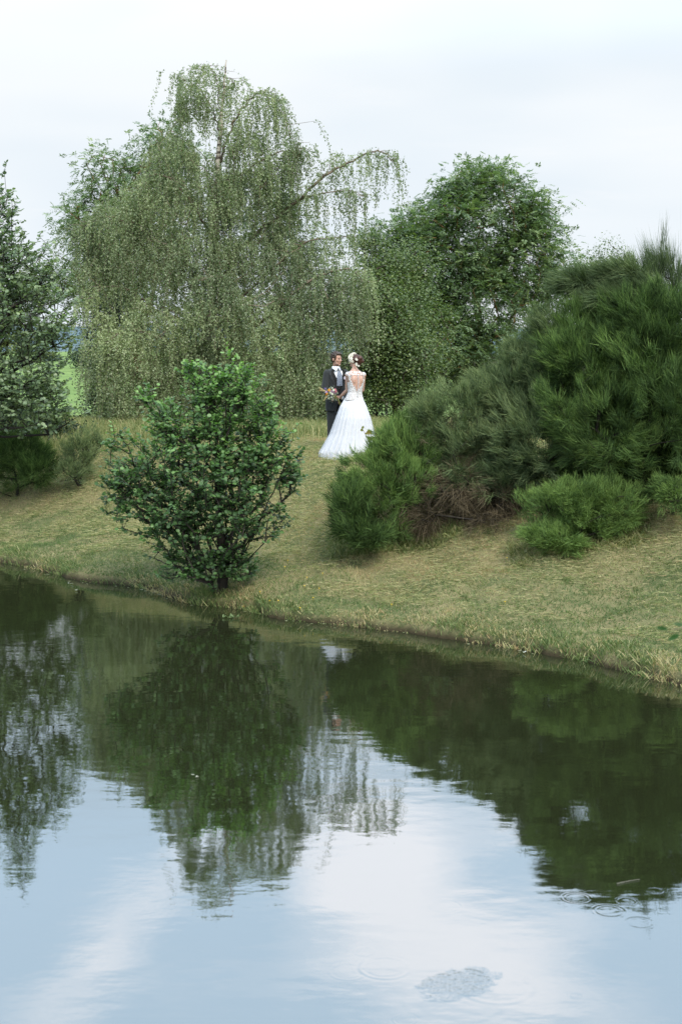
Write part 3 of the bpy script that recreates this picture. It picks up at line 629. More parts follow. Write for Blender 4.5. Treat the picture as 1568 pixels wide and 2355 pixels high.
bx = pix(-70, 900, 25.6)[0]; bz = zl(bx, 25.6)
e = empty('alder_tree', (bx, 25.6, bz), 'grey-green alder tree with round leaves rising at the left edge of the picture', 'tree')
tp = [np.array([bx, 25.6, bz-.1]), pix(-50, 950, 25.6), pix(-35, 820, 25.5), pix(-25, 680, 25.4), pix(-10, 560, 25.3), pix(15, 440, 25.2)]
alder('alder', e, tp, [ell(10, 500, 34, 90, 25, .5), ell(30, 620, 100, 90, 25, .8), ell(60, 720, 115, 90, 24.8, .9), ell(40, 850, 120, 80, 24.8, .9), ell(60, 890, 70, 62, 24.6, .7), ell(125, 950, 62, 40, 24.6, .5), ell(60, 940, 110, 62, 24.5, .8), ell(-60, 650, 110, 160, 25.2, 1.0), ell(-70, 880, 110, 110, 25, 1.0), ell(130, 765, 50, 45, 24.6, .5), ell(90, 640, 60, 60, 25, .5)],
      1400, 9, .26, .070, .062, alder_leaf, darkbark, .0035, .3)
# ---- young alder standing on the waterline
sap_leaf = leafmat('young_alder_leaves', [(.034, .066, .026), (.062, .120, .044), (.11, .205, .068), (.20, .33, .11)], rough=.45, spec=.4, trans=.3, tcol=(1.4, 1.8, .6))
sx0 = pix(512, 1385, 18.75); bz = zl(sx0[0], 18.8)
e = empty('alder_sapling', (sx0[0], 18.8, bz), 'young dense green alder growing on the waterline in front of the birch', 'tree')
tp = [np.array([sx0[0], 18.8, bz-.15]), pix(512, 1310, 18.8), pix(505, 1200, 18.8), pix(500, 1090, 18.8), pix(498, 980, 18.8), pix(490, 880, 18.8)]
stems = []
for pts in ([(514, 1378), (518, 1320), (545, 1260), (556, 1150), (560, 1000), (560, 880)], [(510, 1378), (508, 1325), (480, 1250), (462, 1150), (450, 1020), (440, 900)], [(512, 1372), (520, 1250), (512, 1120), (520, 960), (530, 850)], [(508, 1378), (500, 1330), (440, 1270), (390, 1220), (320, 1170)], [(514, 1378), (525, 1320), (570, 1250), (620, 1150), (660, 1060)]):
    stems += path([pix(a, b, 18.8) + np.array([0, rnd.uniform(-.2, .2) if b < 1300 else 0, 0]) for a, b in pts], .020, .005, 5, .008)[1]
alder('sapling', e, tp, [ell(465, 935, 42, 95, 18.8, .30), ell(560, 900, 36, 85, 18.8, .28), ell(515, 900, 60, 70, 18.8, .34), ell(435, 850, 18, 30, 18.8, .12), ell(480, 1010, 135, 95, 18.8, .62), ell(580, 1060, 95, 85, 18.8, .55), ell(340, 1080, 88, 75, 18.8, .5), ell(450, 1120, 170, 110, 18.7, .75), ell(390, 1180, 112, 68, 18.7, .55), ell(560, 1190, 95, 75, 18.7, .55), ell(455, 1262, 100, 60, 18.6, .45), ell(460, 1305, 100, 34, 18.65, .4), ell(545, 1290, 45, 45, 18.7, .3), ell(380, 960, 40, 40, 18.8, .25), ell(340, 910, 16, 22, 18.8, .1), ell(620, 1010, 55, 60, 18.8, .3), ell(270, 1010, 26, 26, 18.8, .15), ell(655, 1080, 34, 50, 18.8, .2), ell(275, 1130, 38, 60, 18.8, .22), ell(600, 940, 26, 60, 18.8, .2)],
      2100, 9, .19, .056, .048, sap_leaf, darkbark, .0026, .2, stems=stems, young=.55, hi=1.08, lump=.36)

# ---- broom thicket
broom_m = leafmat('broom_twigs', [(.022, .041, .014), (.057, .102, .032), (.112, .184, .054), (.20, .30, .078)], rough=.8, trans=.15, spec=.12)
greybroom_m = leafmat('grey_broom_twigs', [(.034, .055, .026), (.076, .114, .054), (.136, .184, .086), (.235, .29, .13)], rough=.8, trans=.15, spec=.12)
dry_m = leafmat('dry_broom_twigs', [(.035, .028, .018), (.07, .056, .036), (.125, .10, .065), (.22, .185, .12)], rough=.8, trans=.1, spec=.1)
def sprays(name, tg, ow, per, L, fan, W, mat, e, lean=(0, 0, .8), tbase=.45, tvar=.2):
    n = len(tg)*per; d0 = unit(ow*.8 + np.array(lean) + rng.normal(size=tg.shape)*.34); D0 = np.repeat(d0, per, 0)
    b = np.repeat(tg, per, 0) + rng.normal(size=(n, 3))*.03 - D0*(np.repeat(rng.uniform(.0, .25, len(tg)), per)*L)[:, None]
    # strands leave the shoot all along its length
    f = rng.random(n)[:, None]; b = b + D0*f*L*.6
    d = unit(D0 + rng.normal(size=(n, 3))*fan); ln = L*rng.uniform(.35, .95, n)
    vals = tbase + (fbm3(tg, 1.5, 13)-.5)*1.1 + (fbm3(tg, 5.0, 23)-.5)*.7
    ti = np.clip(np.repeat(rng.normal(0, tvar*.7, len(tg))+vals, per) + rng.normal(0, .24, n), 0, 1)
    o = blades(name, b, d, ln, W*rng.uniform(.7, 1.3, n), ti, mat, .04, e, tipshift=.36, seg2=False)
    o['kind'] = 'stuff'; return o
def broom(name, basepx, D, es, n, per, L, mat, label, fan=.24, W=.0085, lean=(-.12, -.1, .75), lo=.45, tb=.45, group='broom bushes on the bank', dry=0, cat='bush'):
    bx = pix(basepx, 1100, D)[0]; bz = zl(bx, D)
    e = empty(name, (bx, D, bz), label, cat, group)
    L *= .66; n = int(n*2.3); per = int(per*.70)
    es = [(c, np.maximum(r_-L*.30, r_*.5)) for c, r_ in es]
    tg, ow = inellips(es, n, lo, 1.0, -9, .38); gz = zland(tg[:, 0], tg[:, 1]); k = (tg[:, 2] > gz+.03) & (fbm3(tg, 2.6, 4) > .34); tg, ow = tg[k], ow[k]
    sprays('foliage', tg, ow, per, L, fan, W, mat, e, lean, tb)
    seeds = [np.array([bx, D, bz-.05]), np.array([bx, D, bz+.15]), np.array([bx, D, bz+.3])]
    tubes('branches', grow(seeds, tg[:min(len(tg), 170)], .0032, 2.2, .1, .3), darkbark, e, 4)
    if dry:
        c, r_ = es[0]; m = dry; p = c + rng.normal(size=(m, 3))*r_*np.array([.5, .4, .35]); p[:, 2] -= r_[2]*.45
        p[:, 2] = np.maximum(p[:, 2], zland(p[:, 0], p[:, 1])+.05)
        sprays('dry_twigs', p, unit(rng.normal(size=(m, 3))), 22, .35, .5, .007, dry_m, e, (-.3, -.2, -.1), .4)
    return e
broom('broom_bush', 860, 19.6, [ell(880, 1120, 105, 120, 19.6, .75), ell(805, 1180, 52, 80, 19.1, .4), ell(930, 1060, 90, 95, 19.9, .6), ell(840, 1220, 70, 50, 18.9, .35), ell(920, 1000, 38, 40, 20.1, .4)],
      640, 62, .27, broom_m, 'dark green broom bush beside the hem of the wedding dress, lowest left of the thicket', dry=34)
broom('broom_bush', 1040, 20.1, [ell(1010, 990, 85, 90, 20.2, .7), ell(1080, 960, 85, 100, 20.2, .7), ell(1080, 1050, 110, 90, 19.8, .7), ell(985, 950, 45, 35, 20.2, .4), ell(1150, 1060, 70, 90, 19.6, .6)],
      600, 62, .30, greybroom_m, 'greyer rounded broom bush second from the left in the thicket', dry=70)
broom('broom_bush', 1200, 19.9, [ell(1170, 920, 90, 100, 20.2, .8), ell(1255, 870, 80, 125, 20.1, .8), ell(1230, 1010, 120, 120, 19.6, .8), ell(1195, 830, 45, 50, 20.6, .5), ell(1265, 760, 50, 60, 20.2, .6)],
      720, 62, .34, greybroom_m, 'tall grey-green broom in the middle of the thicket', lean=(-.3, -.1, .75), dry=25)
broom('broom_bush', 1400, 19.1, [ell(1360, 860, 110, 120, 19.4, .9), ell(1480, 840, 115, 120, 19.1, .9), ell(1400, 980, 130, 110, 18.8, .8), ell(1530, 950, 95, 130, 18.6, .8), ell(1320, 765, 50, 80, 19.8, .5), ell(1400, 745, 75, 70, 19.8, .6), ell(1500, 740, 80, 80, 19.1, .6), ell(1560, 760, 60, 80, 19.1, .6), ell(1290, 930, 60, 70, 18.9, .5), ell(1460, 920, 110, 90, 19.4, .7), ell(1500, 880, 90, 90, 20.2, .7), ell(1300, 830, 60, 80, 19.4, .6), ell(1450, 720, 70, 60, 19.4, .6)],
      1250, 64, .36, broom_m, 'tallest bright green broom at the right edge of the picture', lean=(-.22, -.1, .8), tb=.55)
broom('broom_bush', 1350, 20.4, [ell(1385, 638, 85, 24, 20.1, .4), ell(1320, 652, 45, 20, 20.1, .3), ell(1440, 640, 60, 40, 20.1, .4), ell(1470, 690, 70, 50, 19.9, .4), ell(1400, 690, 60, 30, 19.9, .4)],
      330, 70, .42, greybroom_m, 'wind-swept plume of pale broom leaning left on top of the thicket', lean=(-1.1, 0, .15), fan=.2, tb=.65)
broom('broom_bush', 1520, 20.6, [ell(1495, 665, 30, 60, 20.6, .4), ell(1545, 680, 40, 80, 20.6, .5), ell(1520, 620, 26, 60, 20.6, .3)],
      70, 40, .75, greybroom_m, 'sparse twiggy broom sticking up at the top right corner of the thicket', lean=(-.3, 0, 2.2), fan=.13, tb=.22, W=.006)
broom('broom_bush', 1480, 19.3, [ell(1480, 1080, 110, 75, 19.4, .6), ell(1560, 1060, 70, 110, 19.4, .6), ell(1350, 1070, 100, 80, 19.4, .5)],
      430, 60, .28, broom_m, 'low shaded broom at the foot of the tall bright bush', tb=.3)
broom('broom_bush', 1300, 18.5, [ell(1275, 1180, 85, 70, 18.5, .45), ell(1340, 1160, 85, 65, 18.5, .45), ell(1290, 1240, 70, 40, 18.2, .3), ell(1410, 1165, 75, 60, 18.5, .4), ell(1350, 1215, 80, 45, 18.4, .35), ell(1240, 1210, 50, 50, 18.3, .3)],
      640, 56, .20, broom_m, 'small bright broom bush standing on its own in front of the thicket', tb=.78, lean=(0, -.1, .6))
broom('broom_bush', 1550, 18.6, [ell(1560, 1130, 55, 45, 18.1, .35)], 90, 50, .2, broom_m, 'little light green broom bush cut by the right edge of the picture', tb=.75, lean=(0, -.1, .6))
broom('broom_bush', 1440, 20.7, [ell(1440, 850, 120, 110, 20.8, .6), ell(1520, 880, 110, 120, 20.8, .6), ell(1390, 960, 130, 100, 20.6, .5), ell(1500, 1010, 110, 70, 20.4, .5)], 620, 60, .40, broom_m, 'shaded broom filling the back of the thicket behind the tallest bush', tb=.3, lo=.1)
broom('broom_bush', 1720, 19.2, [ell(1700, 880, 130, 150, 19.4, .9), ell(1760, 1010, 110, 120, 18.8, .8), ell(1640, 1030, 70, 110, 18.6, .6)], 420, 56, .34, broom_m, 'broom bush continuing the thicket past the right edge of the picture')
broom('broom_bush', 40, 26.0, [ell(50, 1050, 80, 60, 26, .6), ell(-30, 1060, 80, 80, 26, .6), ell(90, 1080, 50, 45, 25.6, .4)], 330, 56, .30, broom_m, 'bright green broom bush under the alder at the left edge', tb=.62, lean=(.1, -.1, .7))
broom('willow_shrub', 185, 25.6, [ell(185, 1050, 48, 60, 25.6, .4), ell(160, 1085, 40, 35, 25.3, .3), ell(215, 1020, 26, 38, 25.8, .2)], 150, 36, .22, greybroom_m, 'pale grey-green feathery shrub between left broom and young alder', tb=.7, lean=(0, 0, .9), group=None, cat='shrub')
broom('dead_broom', 1090, 19.6, [ell(1040, 1120, 70, 50, 19.5, .35), ell(1130, 1150, 60, 50, 19.5, .35), ell(985, 1190, 40, 35, 19.3, .25), ell(1090, 1190, 90, 25, 19.3, .3)], 85, 34, .48, dry_m, 'brown dead broom branches sagging out under the middle of the thicket', lean=(-.6, -.3, -.25), fan=.45, tb=.3, W=.006)
# dry grass and brown stalks under the thicket
def skirt(name, pxs, D0, D1, n, Lr, mat, tb, label, up=.6):
    x = rng.uniform(pix(pxs[0], 1200, D0)[0], pix(pxs[1], 1200, D0)[0], n); y = rng.uniform(D0, D1, n); z = zland(x, y)
    dr = rng.normal(size=(n, 3))*.5; dr[:, 2] = up; dr[:, 1] -= .35
    o = blades(name, np.stack([x, y, z], 1), unit(dr), rng.uniform(*Lr, n), rng.uniform(.005, .010, n), np.clip(rng.normal(tb, .2, n), 0, 1), mat, .5)
    return tag(o, label, 'dry grass', kind='stuff')
skirt('dry_grass', (940, 1190), 19.6, 20.6, 5200, (.15, .45), dry_m, .5, 'rank brown dead grass under the middle of the broom thicket')
skirt('tall_grass', (760, 1060), 19.3, 20.2, 3600, (.12, .34), grass_m, .35, 'uncut grass stems along the foot of the leftmost broom')
skirt('tall_grass', (1180, 1500), 18.2, 18.9, 3400, (.08, .26), grass_m, .45, 'uncut grass stems round the small front broom bush')
# ------------------------------------------------------------------ the couple
GX, GY = pix(818, 1050, 24.15)[0], 24.15; GZ0 = zl(GX, GY)
U = .00093                                              # metres per unit of my measuring grid
def cp(zx, zy, y=0.0, gz=0.0): return np.array([GX+(zx-880)*U, GY+y, GZ0+gz+(2050-zy)*U])
def rz(a):
    c, s = math.cos(a), math.sin(a); return np.array([[c, -s, 0], [s, c, 0], [0, 0, 1]])
def bm_ell(bm, c, r, R=None, seg=16, rings=10):
    m = Matrix.Translation(Vector(c)) @ (Matrix([list(x) for x in R]).to_4x4() if R is not None else Matrix.Identity(4)) @ Matrix.Diagonal((*r, 1))
    bmesh.ops.create_uvsphere(bm, u_segments=seg, v_segments=rings, radius=1, matrix=m)
def bm_limb(bm, p, q, r0, r1, seg=12):
    p, q = Vector(p), Vector(q); n = 7
    d = q-p; R = d.to_track_quat('Z', 'Y').to_matrix().to_4x4(); L = d.length; rows = []
    prof = [(-r0*math.cos(a), r0*math.sin(a)) for a in (.35, .8, 1.2)] + [(L*k/(n-1), r0+(r1-r0)*k/(n-1)) for k in range(n)] + [(L+r1*math.cos(a), r1*math.sin(a)) for a in (1.2, .8, .35)]
    for z, r in prof:
        rows.append([bm.verts.new((Matrix.Translation(p) @ R) @ Vector((r*math.cos(t/seg*2*PI), r*math.sin(t/seg*2*PI), z))) for t in range(seg)])
    for a, b in zip(rows, rows[1:]):
        for t in range(seg): bm.faces.new((a[t], a[(t+1) % seg], b[(t+1) % seg], b[t]))
    bm.faces.new(rows[0][::-1]); bm.faces.new(rows[-1])
def bm_loft(bm, rings, R=np.eye(3), pw=2.3, seg=32, cap=True):
    """rings: (centre xyz, rx, ry), superellipse sections turned by R"""
    rows = []
    for c, rx, ry in rings:
        row = []
        for t in range(seg):
            a = t/seg*2*PI; ca, sa = math.cos(a), math.sin(a)
            v = np.array([rx*math.copysign(abs(ca)**(2/pw), ca), ry*math.copysign(abs(sa)**(2/pw), sa), 0])
            row.append(bm.verts.new(Vector(np.array(c)+R@v)))
        rows.append(row)
    for a, b in zip(rows, rows[1:]):
        for t in range(seg): bm.faces.new((a[t], a[(t+1) % seg], b[(t+1) % seg], b[t]))
    if cap: bm.faces.new(rows[0][::-1]); bm.faces.new(rows[-1])
def finish(name, me, mat, parent):
    me.materials.clear(); me.materials.append(mat)
    if parent is not None: me.transform(Matrix.Translation(-Vector(parent.location)))
    for p in me.polygons: p.use_smooth = True
    me.name = name
    o = bpy.data.objects.new(name, me); link(o, parent); return o
def fuse(name, bm, mat, parent, voxel=.007, sm=3):
    me = bpy.data.meshes.new('tmp'); bm.to_mesh(me); bm.free(); o = bpy.data.objects.new('tmp', me); S.collection.objects.link(o)
    m = o.modifiers.new('r', 'REMESH'); m.mode = 'VOXEL'; m.voxel_size = voxel
    s = o.modifiers.new('s', 'SMOOTH'); s.iterations = sm; s.factor = .5
    dg = bpy.context.evaluated_depsgraph_get(); m2 = bpy.data.meshes.new_from_object(o.evaluated_get(dg)); bpy.data.objects.remove(o)
    return finish(name, m2, mat, parent)
def plain(name, bm, mat, parent):
    me = bpy.data.meshes.new(name); bm.to_mesh(me); bm.free(); return finish(name, me, mat, parent)
def interp(z, tab):
    zs = [t[0] for t in tab]; return [float(np.interp(z, zs, [t[k] for t in tab])) for k in range(1, len(tab[0]))]
def shell(name, tab, R, org, z0, z1, ph0, ph1, off, mat, parent, rows=40, seg=60, pw=2.3, thick=.004, skip=None, fold=None):
    """open cloth surface: tab rows (z, cx, cy, rx, ry); angle 0 is the wearer's front, from ph0(z) to ph1(z)"""
    bm = bmesh.new(); g = []
    for i in range(rows+1):
        z = z0+(z1-z0)*i/rows; cx, cy, rx, ry = interp(z, tab); row = []
        for j in range(seg+1):
            a = ph0(z)+(ph1(z)-ph0(z))*j/seg; o_ = off(z) if callable(off) else off
            if fold: o_ += fold(a, z)
            sx, sy = math.sin(a), -math.cos(a)
            v = np.array([(rx+o_)*math.copysign(abs(sx)**(2/pw), sx), (ry+o_)*math.copysign(abs(sy)**(2/pw), sy), 0])
            row.append(bm.verts.new(Vector(org+np.array([cx, cy, z])+R@v)))
        g.append(row)
    for i in range(rows):
        for j in range(seg):
            z = z0+(z1-z0)*(i+.5)/rows; a = ph0(z)+(ph1(z)-ph0(z))*(j+.5)/seg
            if skip and skip(a, z): continue
            bm.faces.new((g[i][j], g[i][j+1], g[i+1][j+1], g[i+1][j]))
    bmesh.ops.remove_doubles(bm, verts=bm.verts, dist=1e-5)
    loose = [v for v in bm.verts if not v.link_faces]; bmesh.ops.delete(bm, geom=loose, context='VERTS')
    o = plain(name, bm, mat, parent)
    if thick: s = o.modifiers.new('thickness', 'SOLIDIFY'); s.thickness = thick; s.offset = 1
    return o
def skinmat(name, c):
    m, t, out = newmat(name); p = t.nodes.new('ShaderNodeBsdfPrincipled'); p.inputs['Base Color'].default_value = (*c, 1); p.inputs['Roughness'].default_value = .5
    p.inputs['Subsurface Weight'].default_value = .25; p.inputs['Subsurface Radius'].default_value = (.012, .005, .003); p.inputs['Subsurface Scale'].default_value = .5
    t.links.new(p.outputs[0], out.inputs[0]); return m
skin_b = skinmat('skin_fair', (.47, .29, .225)); skin_g = skinmat('skin_tanned', (.42, .245, .18))
def hairmat(name, a, b):
    return simplemat(name, a, b, scale=60, rough=.45, spec=.4, bump=.6, stretch=(1, 1, .35))
hair_b = hairmat('auburn_hair', (.075, .028, .018), (.035, .014, .010)); hair_g = hairmat('brown_hair', (.050, .032, .022), (.028, .019, .014))
suit = simplemat('charcoal_suit', (.024, .028, .029), (.019, .022, .024), scale=200, rough=.8, spec=.2, bump=.1, sheen=.15)
lap = simplemat('black_satin_lapel', (.016, .017, .018), (.013, .014, .015), scale=90, rough=.5, spec=.35)
vestm = simplemat('black_waistcoat', (.013, .012, .012), (.009, .009, .009), scale=150, rough=.75, spec=.25)
white = simplemat('white_cotton', (.78, .80, .84), (.72, .74, .79), scale=30, rough=.7)
lipm = simplemat('lips', (.42, .17, .14), rough=.4); eyem = simplemat('eye', (.05, .035, .03), (.03, .02, .02), rough=.2); shoe = simplemat('black_leather', (.012, .011, .010), rough=.3, spec=.5)
def hand(bm, wrist, d, palmn, L=.175, side=1):
    """palm, four fingers of different lengths and a thumb, slightly curled"""
    d = unit(np.array(d, float)); n = unit(np.array(palmn, float)-d*np.dot(palmn, d)); s = np.cross(d, n)*side; w = np.array(wrist, float)
    pc = w+d*L*.27
    bm_limb(bm, w, w+d*L*.1, .023, .024); 
    for k, (o, l) in enumerate(((-.030, .40), (-.010, .46), (.010, .43), (.028, .34))):
        k0 = w+d*L*.12+s*o*.6; k1 = w+d*L*.52+s*o; bm_limb(bm, k0, k1, .0125, .0115)
        k2 = k1+unit(d*.9+n*.45)*L*l*.5; k3 = k2+unit(d*.45+n*.9)*L*l*.5
        bm_limb(bm, k1, k2, .0095, .0085); bm_limb(bm, k2, k3, .0085, .007)
    t0 = w+d*L*.12-s*.022; t1 = t0+unit(d*.7-s*.7+n*.25)*L*.26; t2 = t1+unit(d*.95-s*.1+n*.3)*L*.2
    bm_limb(bm, t0, t1, .014, .0115); bm_limb(bm, t1, t2, .011, .0085)
def head(bm, c, a, s=1.0, up=0.0, female=False):
    """skull, jaw, nose, brows, chin and ears round centre c, facing (sin a, -cos a); returns local->world"""
    R = rz(a) @ np.array([[1, 0, 0], [0, math.cos(up), -math.sin(up)], [0, math.sin(up), math.cos(up)]])
    W_ = lambda x, y, z: np.array(c)+R@(np.array([x, y, z])*s)
    bm_ell(bm, W_(0, .015, .025), np.array([.074, .092, .085])*s, R)
    bm_ell(bm, W_(0, -.030, -.025), np.array([.060, .058, .075])*s, R)
    jw = .046 if female else .056
    bm_ell(bm, W_(0, -.034, -.070), np.array([jw, .048, .034])*s, R)
    bm_ell(bm, W_(0, -.074, -.092), np.array([.020, .016, .014])*s, R)
    for sg in (-1, 1):
        bm_ell(bm, W_(sg*.030, -.079, .022), np.array([.020, .010, .007])*s, R)      # brow
        bm_ell(bm, W_(sg*.040, -.064, -.020), np.array([.018, .016, .016])*s, R)     # cheek
        bm_ell(bm, W_(sg*.075, .014, -.012), np.array([.008, .017, .030])*s, R)      # ear
    bm_limb(bm, W_(0, -.080, .016), W_(0, -.100, -.022), .0075*s, .0115*s)
    bm_ell(bm, W_(0, -.098, -.026), np.array([.015, .012, .009])*s, R)
    return R, W_

# ---- groom
gz0 = zl(GX-.33, GY+.55)
groom = empty('person', (GX-.33, GY+.55, gz0), 'man in charcoal three-piece suit with striped tie, facing the bride and holding her hand', 'person', None)
O = np.array([GX-.335, GY+.55, gz0+.0]); RG = rz(math.radians(28))
gh = (1.70)/1.70
gw = lambda x, y, z: O + RG@np.array([x, y, 0]) + np.array([0, 0, z])
bm = bmesh.new()
bm_loft(bm, [(gw(0, 0, z), rx, ry) for z, rx, ry in ((.80, .15, .105), (.92, .155, .105), (1.05, .145, .095), (1.2, .165, .10), (1.30, .17, .09), (1.36, .12, .07), (1.40, .07, .06))], RG)
bm_limb(bm, gw(0, 0, 1.36), gw(0, -.02, 1.48), .056, .052)
hc = np.array([GX+(527-880)*U, GY+.50, gz0+1.565])
RH, HW = head(bm, hc, math.radians(52), 1.0, math.radians(6))
bm_limb(bm, hc+np.array([-.015, .03, -.10]), hc, .05, .05)
shR, shL = gw(-.175, 0, 1.32), gw(.175, 0, 1.32)
elR, wrR = np.array([GX+(300-880)*U, GY+.40, gz0+1.03]), np.array([GX+(470-880)*U, GY+.24, gz0+.905])
elL, wrL = gw(.26, -.06, 1.04), np.array([GX+(630-880)*U, GY+.30, gz0+.905])
for s_, e_, w_ in ((shR, elR, wrR), (shL, elL, wrL)): bm_limb(bm, s_, e_, .05, .04); bm_limb(bm, e_, w_, .038, .026)
hand(bm, wrR+np.array([.0, 0, .01]), (1, .02, .05), (0, -.05, 1), .185, -1)
hand(bm, wrL, (-1, -.1, .05), (0, -.3, 1), .18, 1)
for sg in (-1, 1): bm_limb(bm, gw(sg*.085, 0, .86), gw(sg*.095, 0, .48), .085, .06); bm_limb(bm, gw(sg*.095, 0, .48), gw(sg*.10, 0, .08), .055, .04); bm_ell(bm, gw(sg*.10, -.05, .045), (.04, .11, .035), RG)
fuse('body', bm, skin_g, groom, .006, 3)
TJ = [(.66, 0, 0, .185, .135), (.80, 0, 0, .180, .130), (.92, 0, 0, .172, .122), (1.02, 0, 0, .168, .118), (1.12, 0, 0, .176, .12), (1.22, 0, 0, .188, .122), (1.30, 0, 0, .190, .112), (1.345, 0, 0, .168, .098), (1.375, 0, .005, .12, .084), (1.405, 0, .01, .078, .072), (1.43, 0, .008, .070, .070)]
opn = lambda z: float(np.interp(z, [.66, .8, .95, 1.0, 1.1, 1.25, 1.36, 1.43], [.42, .16, .05, .05, .28, .62, .95, .75]))
j = shell('jacket', TJ, RG, O, .67, 1.42, opn, lambda z: 2*PI-opn(z), .002, suit, groom, 44, 90, thick=.006, fold=lambda a, z: .004*math.sin(a*7+z*9)*ss(1.1-z, 0, .3))
for nm, s_, e_, w_ in (('sleeve', shR, elR, wrR), ('sleeve', shL, elL, wrL)):
    bm = bmesh.new(); bm_ell(bm, s_+np.array([0, 0, -.005]), (.068, .068, .062)); bm_limb(bm, s_, e_, .066, .056)
    d = unit(w_-e_); bm_limb(bm, e_, w_-d*.03, .056, .043); bm_ell(bm, e_, (.058, .058, .056)); 
    for k in range(5):
        p = e_+(w_-e_)*(.08+.12*k); bm_ell(bm, p, (.054-.002*k, .054-.002*k, .05))
    fuse(nm, bm, suit, groom, .008, 2)
    bm = bmesh.new(); bm_limb(bm, w_-d*.03, w_-d*.006, .036, .034); plain('shirt_cuff', bm, white, groom)
vop = lambda z: float(np.interp(z, [1.16, 1.40], [.02, .62])) if z > 1.16 else .008
shell('waistcoat', TJ, RG, O, .86, 1.38, vop, lambda z: 1.25, -.008, vestm, groom, 30, 20)
shell('waistcoat', TJ, RG, O, .86, 1.38, lambda z: -1.25, lambda z: -vop(z), -.008, vestm, groom, 30, 20)
shell('shirt', TJ, RG, O, 1.05, 1.41, lambda z: -1.4, lambda z: 1.4, -.018, white, groom, 26, 40)
for sg in (-1, 1):
    lw = lambda z: float(np.interp(z, [1.0, 1.1, 1.24, 1.27, 1.38, 1.42], [.02, .17, .36, .26, .26, .3]))
    shell('lapel', TJ, RG, O, 1.0, 1.41, (lambda z, sg=sg: sg*opn(z)), (lambda z, sg=sg: sg*(opn(z)+lw(z))), .010, lap, groom, 30, 6)
    bm = bmesh.new()                                    # collar wings
    nk = np.array([hc[0]-.012, hc[1]+.015, gz0]); RC = rz(math.radians(34))
    cw = lambda x, y, z: nk+RC@np.array([x, y, 0])+np.array([0, 0, z])
    pts = [cw(sg*.062, .01, 1.445), cw(sg*.040, -.052, 1.432), cw(sg*.004, -.066, 1.408), cw(sg*.045, -.082, 1.352), cw(sg*.082, -.055, 1.39), cw(sg*.075, .0, 1.405)]
    vs = [bm.verts.new(Vector(p)) for p in pts]; bm.faces.new(vs if sg > 0 else vs[::-1]); c_ = plain('collar', bm, white, groom); c_.modifiers.new('t', 'SOLIDIFY').thickness = .004
bm = bmesh.new(); bm_loft(bm, [(np.array([hc[0]-.012, hc[1]+.02, gz0+z]), .066, .068) for z in (1.37, 1.40, 1.438)], RG, cap=False); plain('collar_band', bm, white, groom)
# tie with diagonal stripes
def tiemat():
    m, t, out = newmat('striped_tie'); p = t.nodes.new('ShaderNodeBsdfPrincipled'); p.inputs['Roughness'].default_value = .45
    tcn = t.nodes.new('ShaderNodeTexCoord'); mpn = t.nodes.new('ShaderNodeMapping'); t.links.new(tcn.outputs['Object'], mpn.inputs[0]); mpn.inputs['Rotation'].default_value = (0, .75, 0)
    wv = t.nodes.new('ShaderNodeTexWave'); wv.bands_direction = 'Z'; wv.inputs['Scale'].default_value = 22; wv.inputs['Distortion'].default_value = 0; t.links.new(mpn.outputs[0], wv.inputs['Vector'])
    t.links.new(mixc(sstep(wv.outputs['Fac'], .6, .75, t), (.045, .06, .10), (.40, .44, .52), t), p.inputs['Base Color']); t.links.new(p.outputs[0], out.inputs[0]); return m
tw = lambda z: float(np.interp(z, [1.12, 1.30, 1.375, 1.40], [.27, .20, .12, .20]))
o = shell('tie', TJ, RG, O, 1.10, 1.395, lambda z: -tw(z)+.04, lambda z: tw(z)+.04, -.004, tiemat(), groom, 24, 8, thick=.006)
bm = bmesh.new(); bm_ell(bm, cw(.0, -.078, 1.398), (.020, .015, .018), RC); plain('tie_knot', bm, o.data.materials[0], groom)
bm = bmesh.new()
for k in range(4): bm_ell(bm, gw(.012, -.128+.002*k, .93+.065*k), (.006, .004, .006), RG, 8, 6)
for sg in (-1, 1):
    tb = bmesh.new(); bm_limb(tb, gw(sg*.085, 0, .84), gw(sg*.092, 0, .48), .098, .078); bm_limb(tb, gw(sg*.092, 0, .48), gw(sg*.098, .0, .08), .075, .068)
    bm_ell(tb, gw(0, 0, .86), (.165, .118, .09), RG)
    fuse('trouser_leg', tb, suit, groom, .010, 3)
    tb = bmesh.new(); bm_ell(tb, gw(sg*.10, -.06, .035), (.045, .14, .040), RG); fuse('shoe', tb, shoe, groom, .008, 2)
plain('waistcoat_buttons', bm, simplemat('dark_button', (.05, .05, .05), rough=.3), groom)['kind'] = 'stuff'
# face
bm = bmesh.new(); bm_ell(bm, HW(0, -.084, -.060), (.022, .008, .0055), RH, 10, 8); plain('lips', bm, lipm, groom)
for sg in (-1, 1):
    bm = bmesh.new(); bm_ell(bm, HW(sg*.029, -.078, .006), (.012, .006, .0045), RH, 10, 8); plain('eye', bm, eyem, groom)
    bm = bmesh.new(); bm_limb(bm, HW(sg*.014, -.088, .026), HW(sg*.044, -.078, .030), .0035, .0028, 6); plain('eyebrow', bm, hair_g, groom)
bm = bmesh.new()
bm_ell(bm, HW(0, .028, .040), (.083, .088, .084), RH); bm_ell(bm, HW(0, .045, .0), (.078, .068, .075), RH); bm_ell(bm, HW(.0, -.025, .092), (.066, .058, .030), RH)
for sg in (-1, 1): bm_ell(bm, HW(sg*.070, -.018, .040), (.014, .026, .036), RH); bm_ell(bm, HW(sg*.072, -.022, .006), (.007, .012, .026), RH)
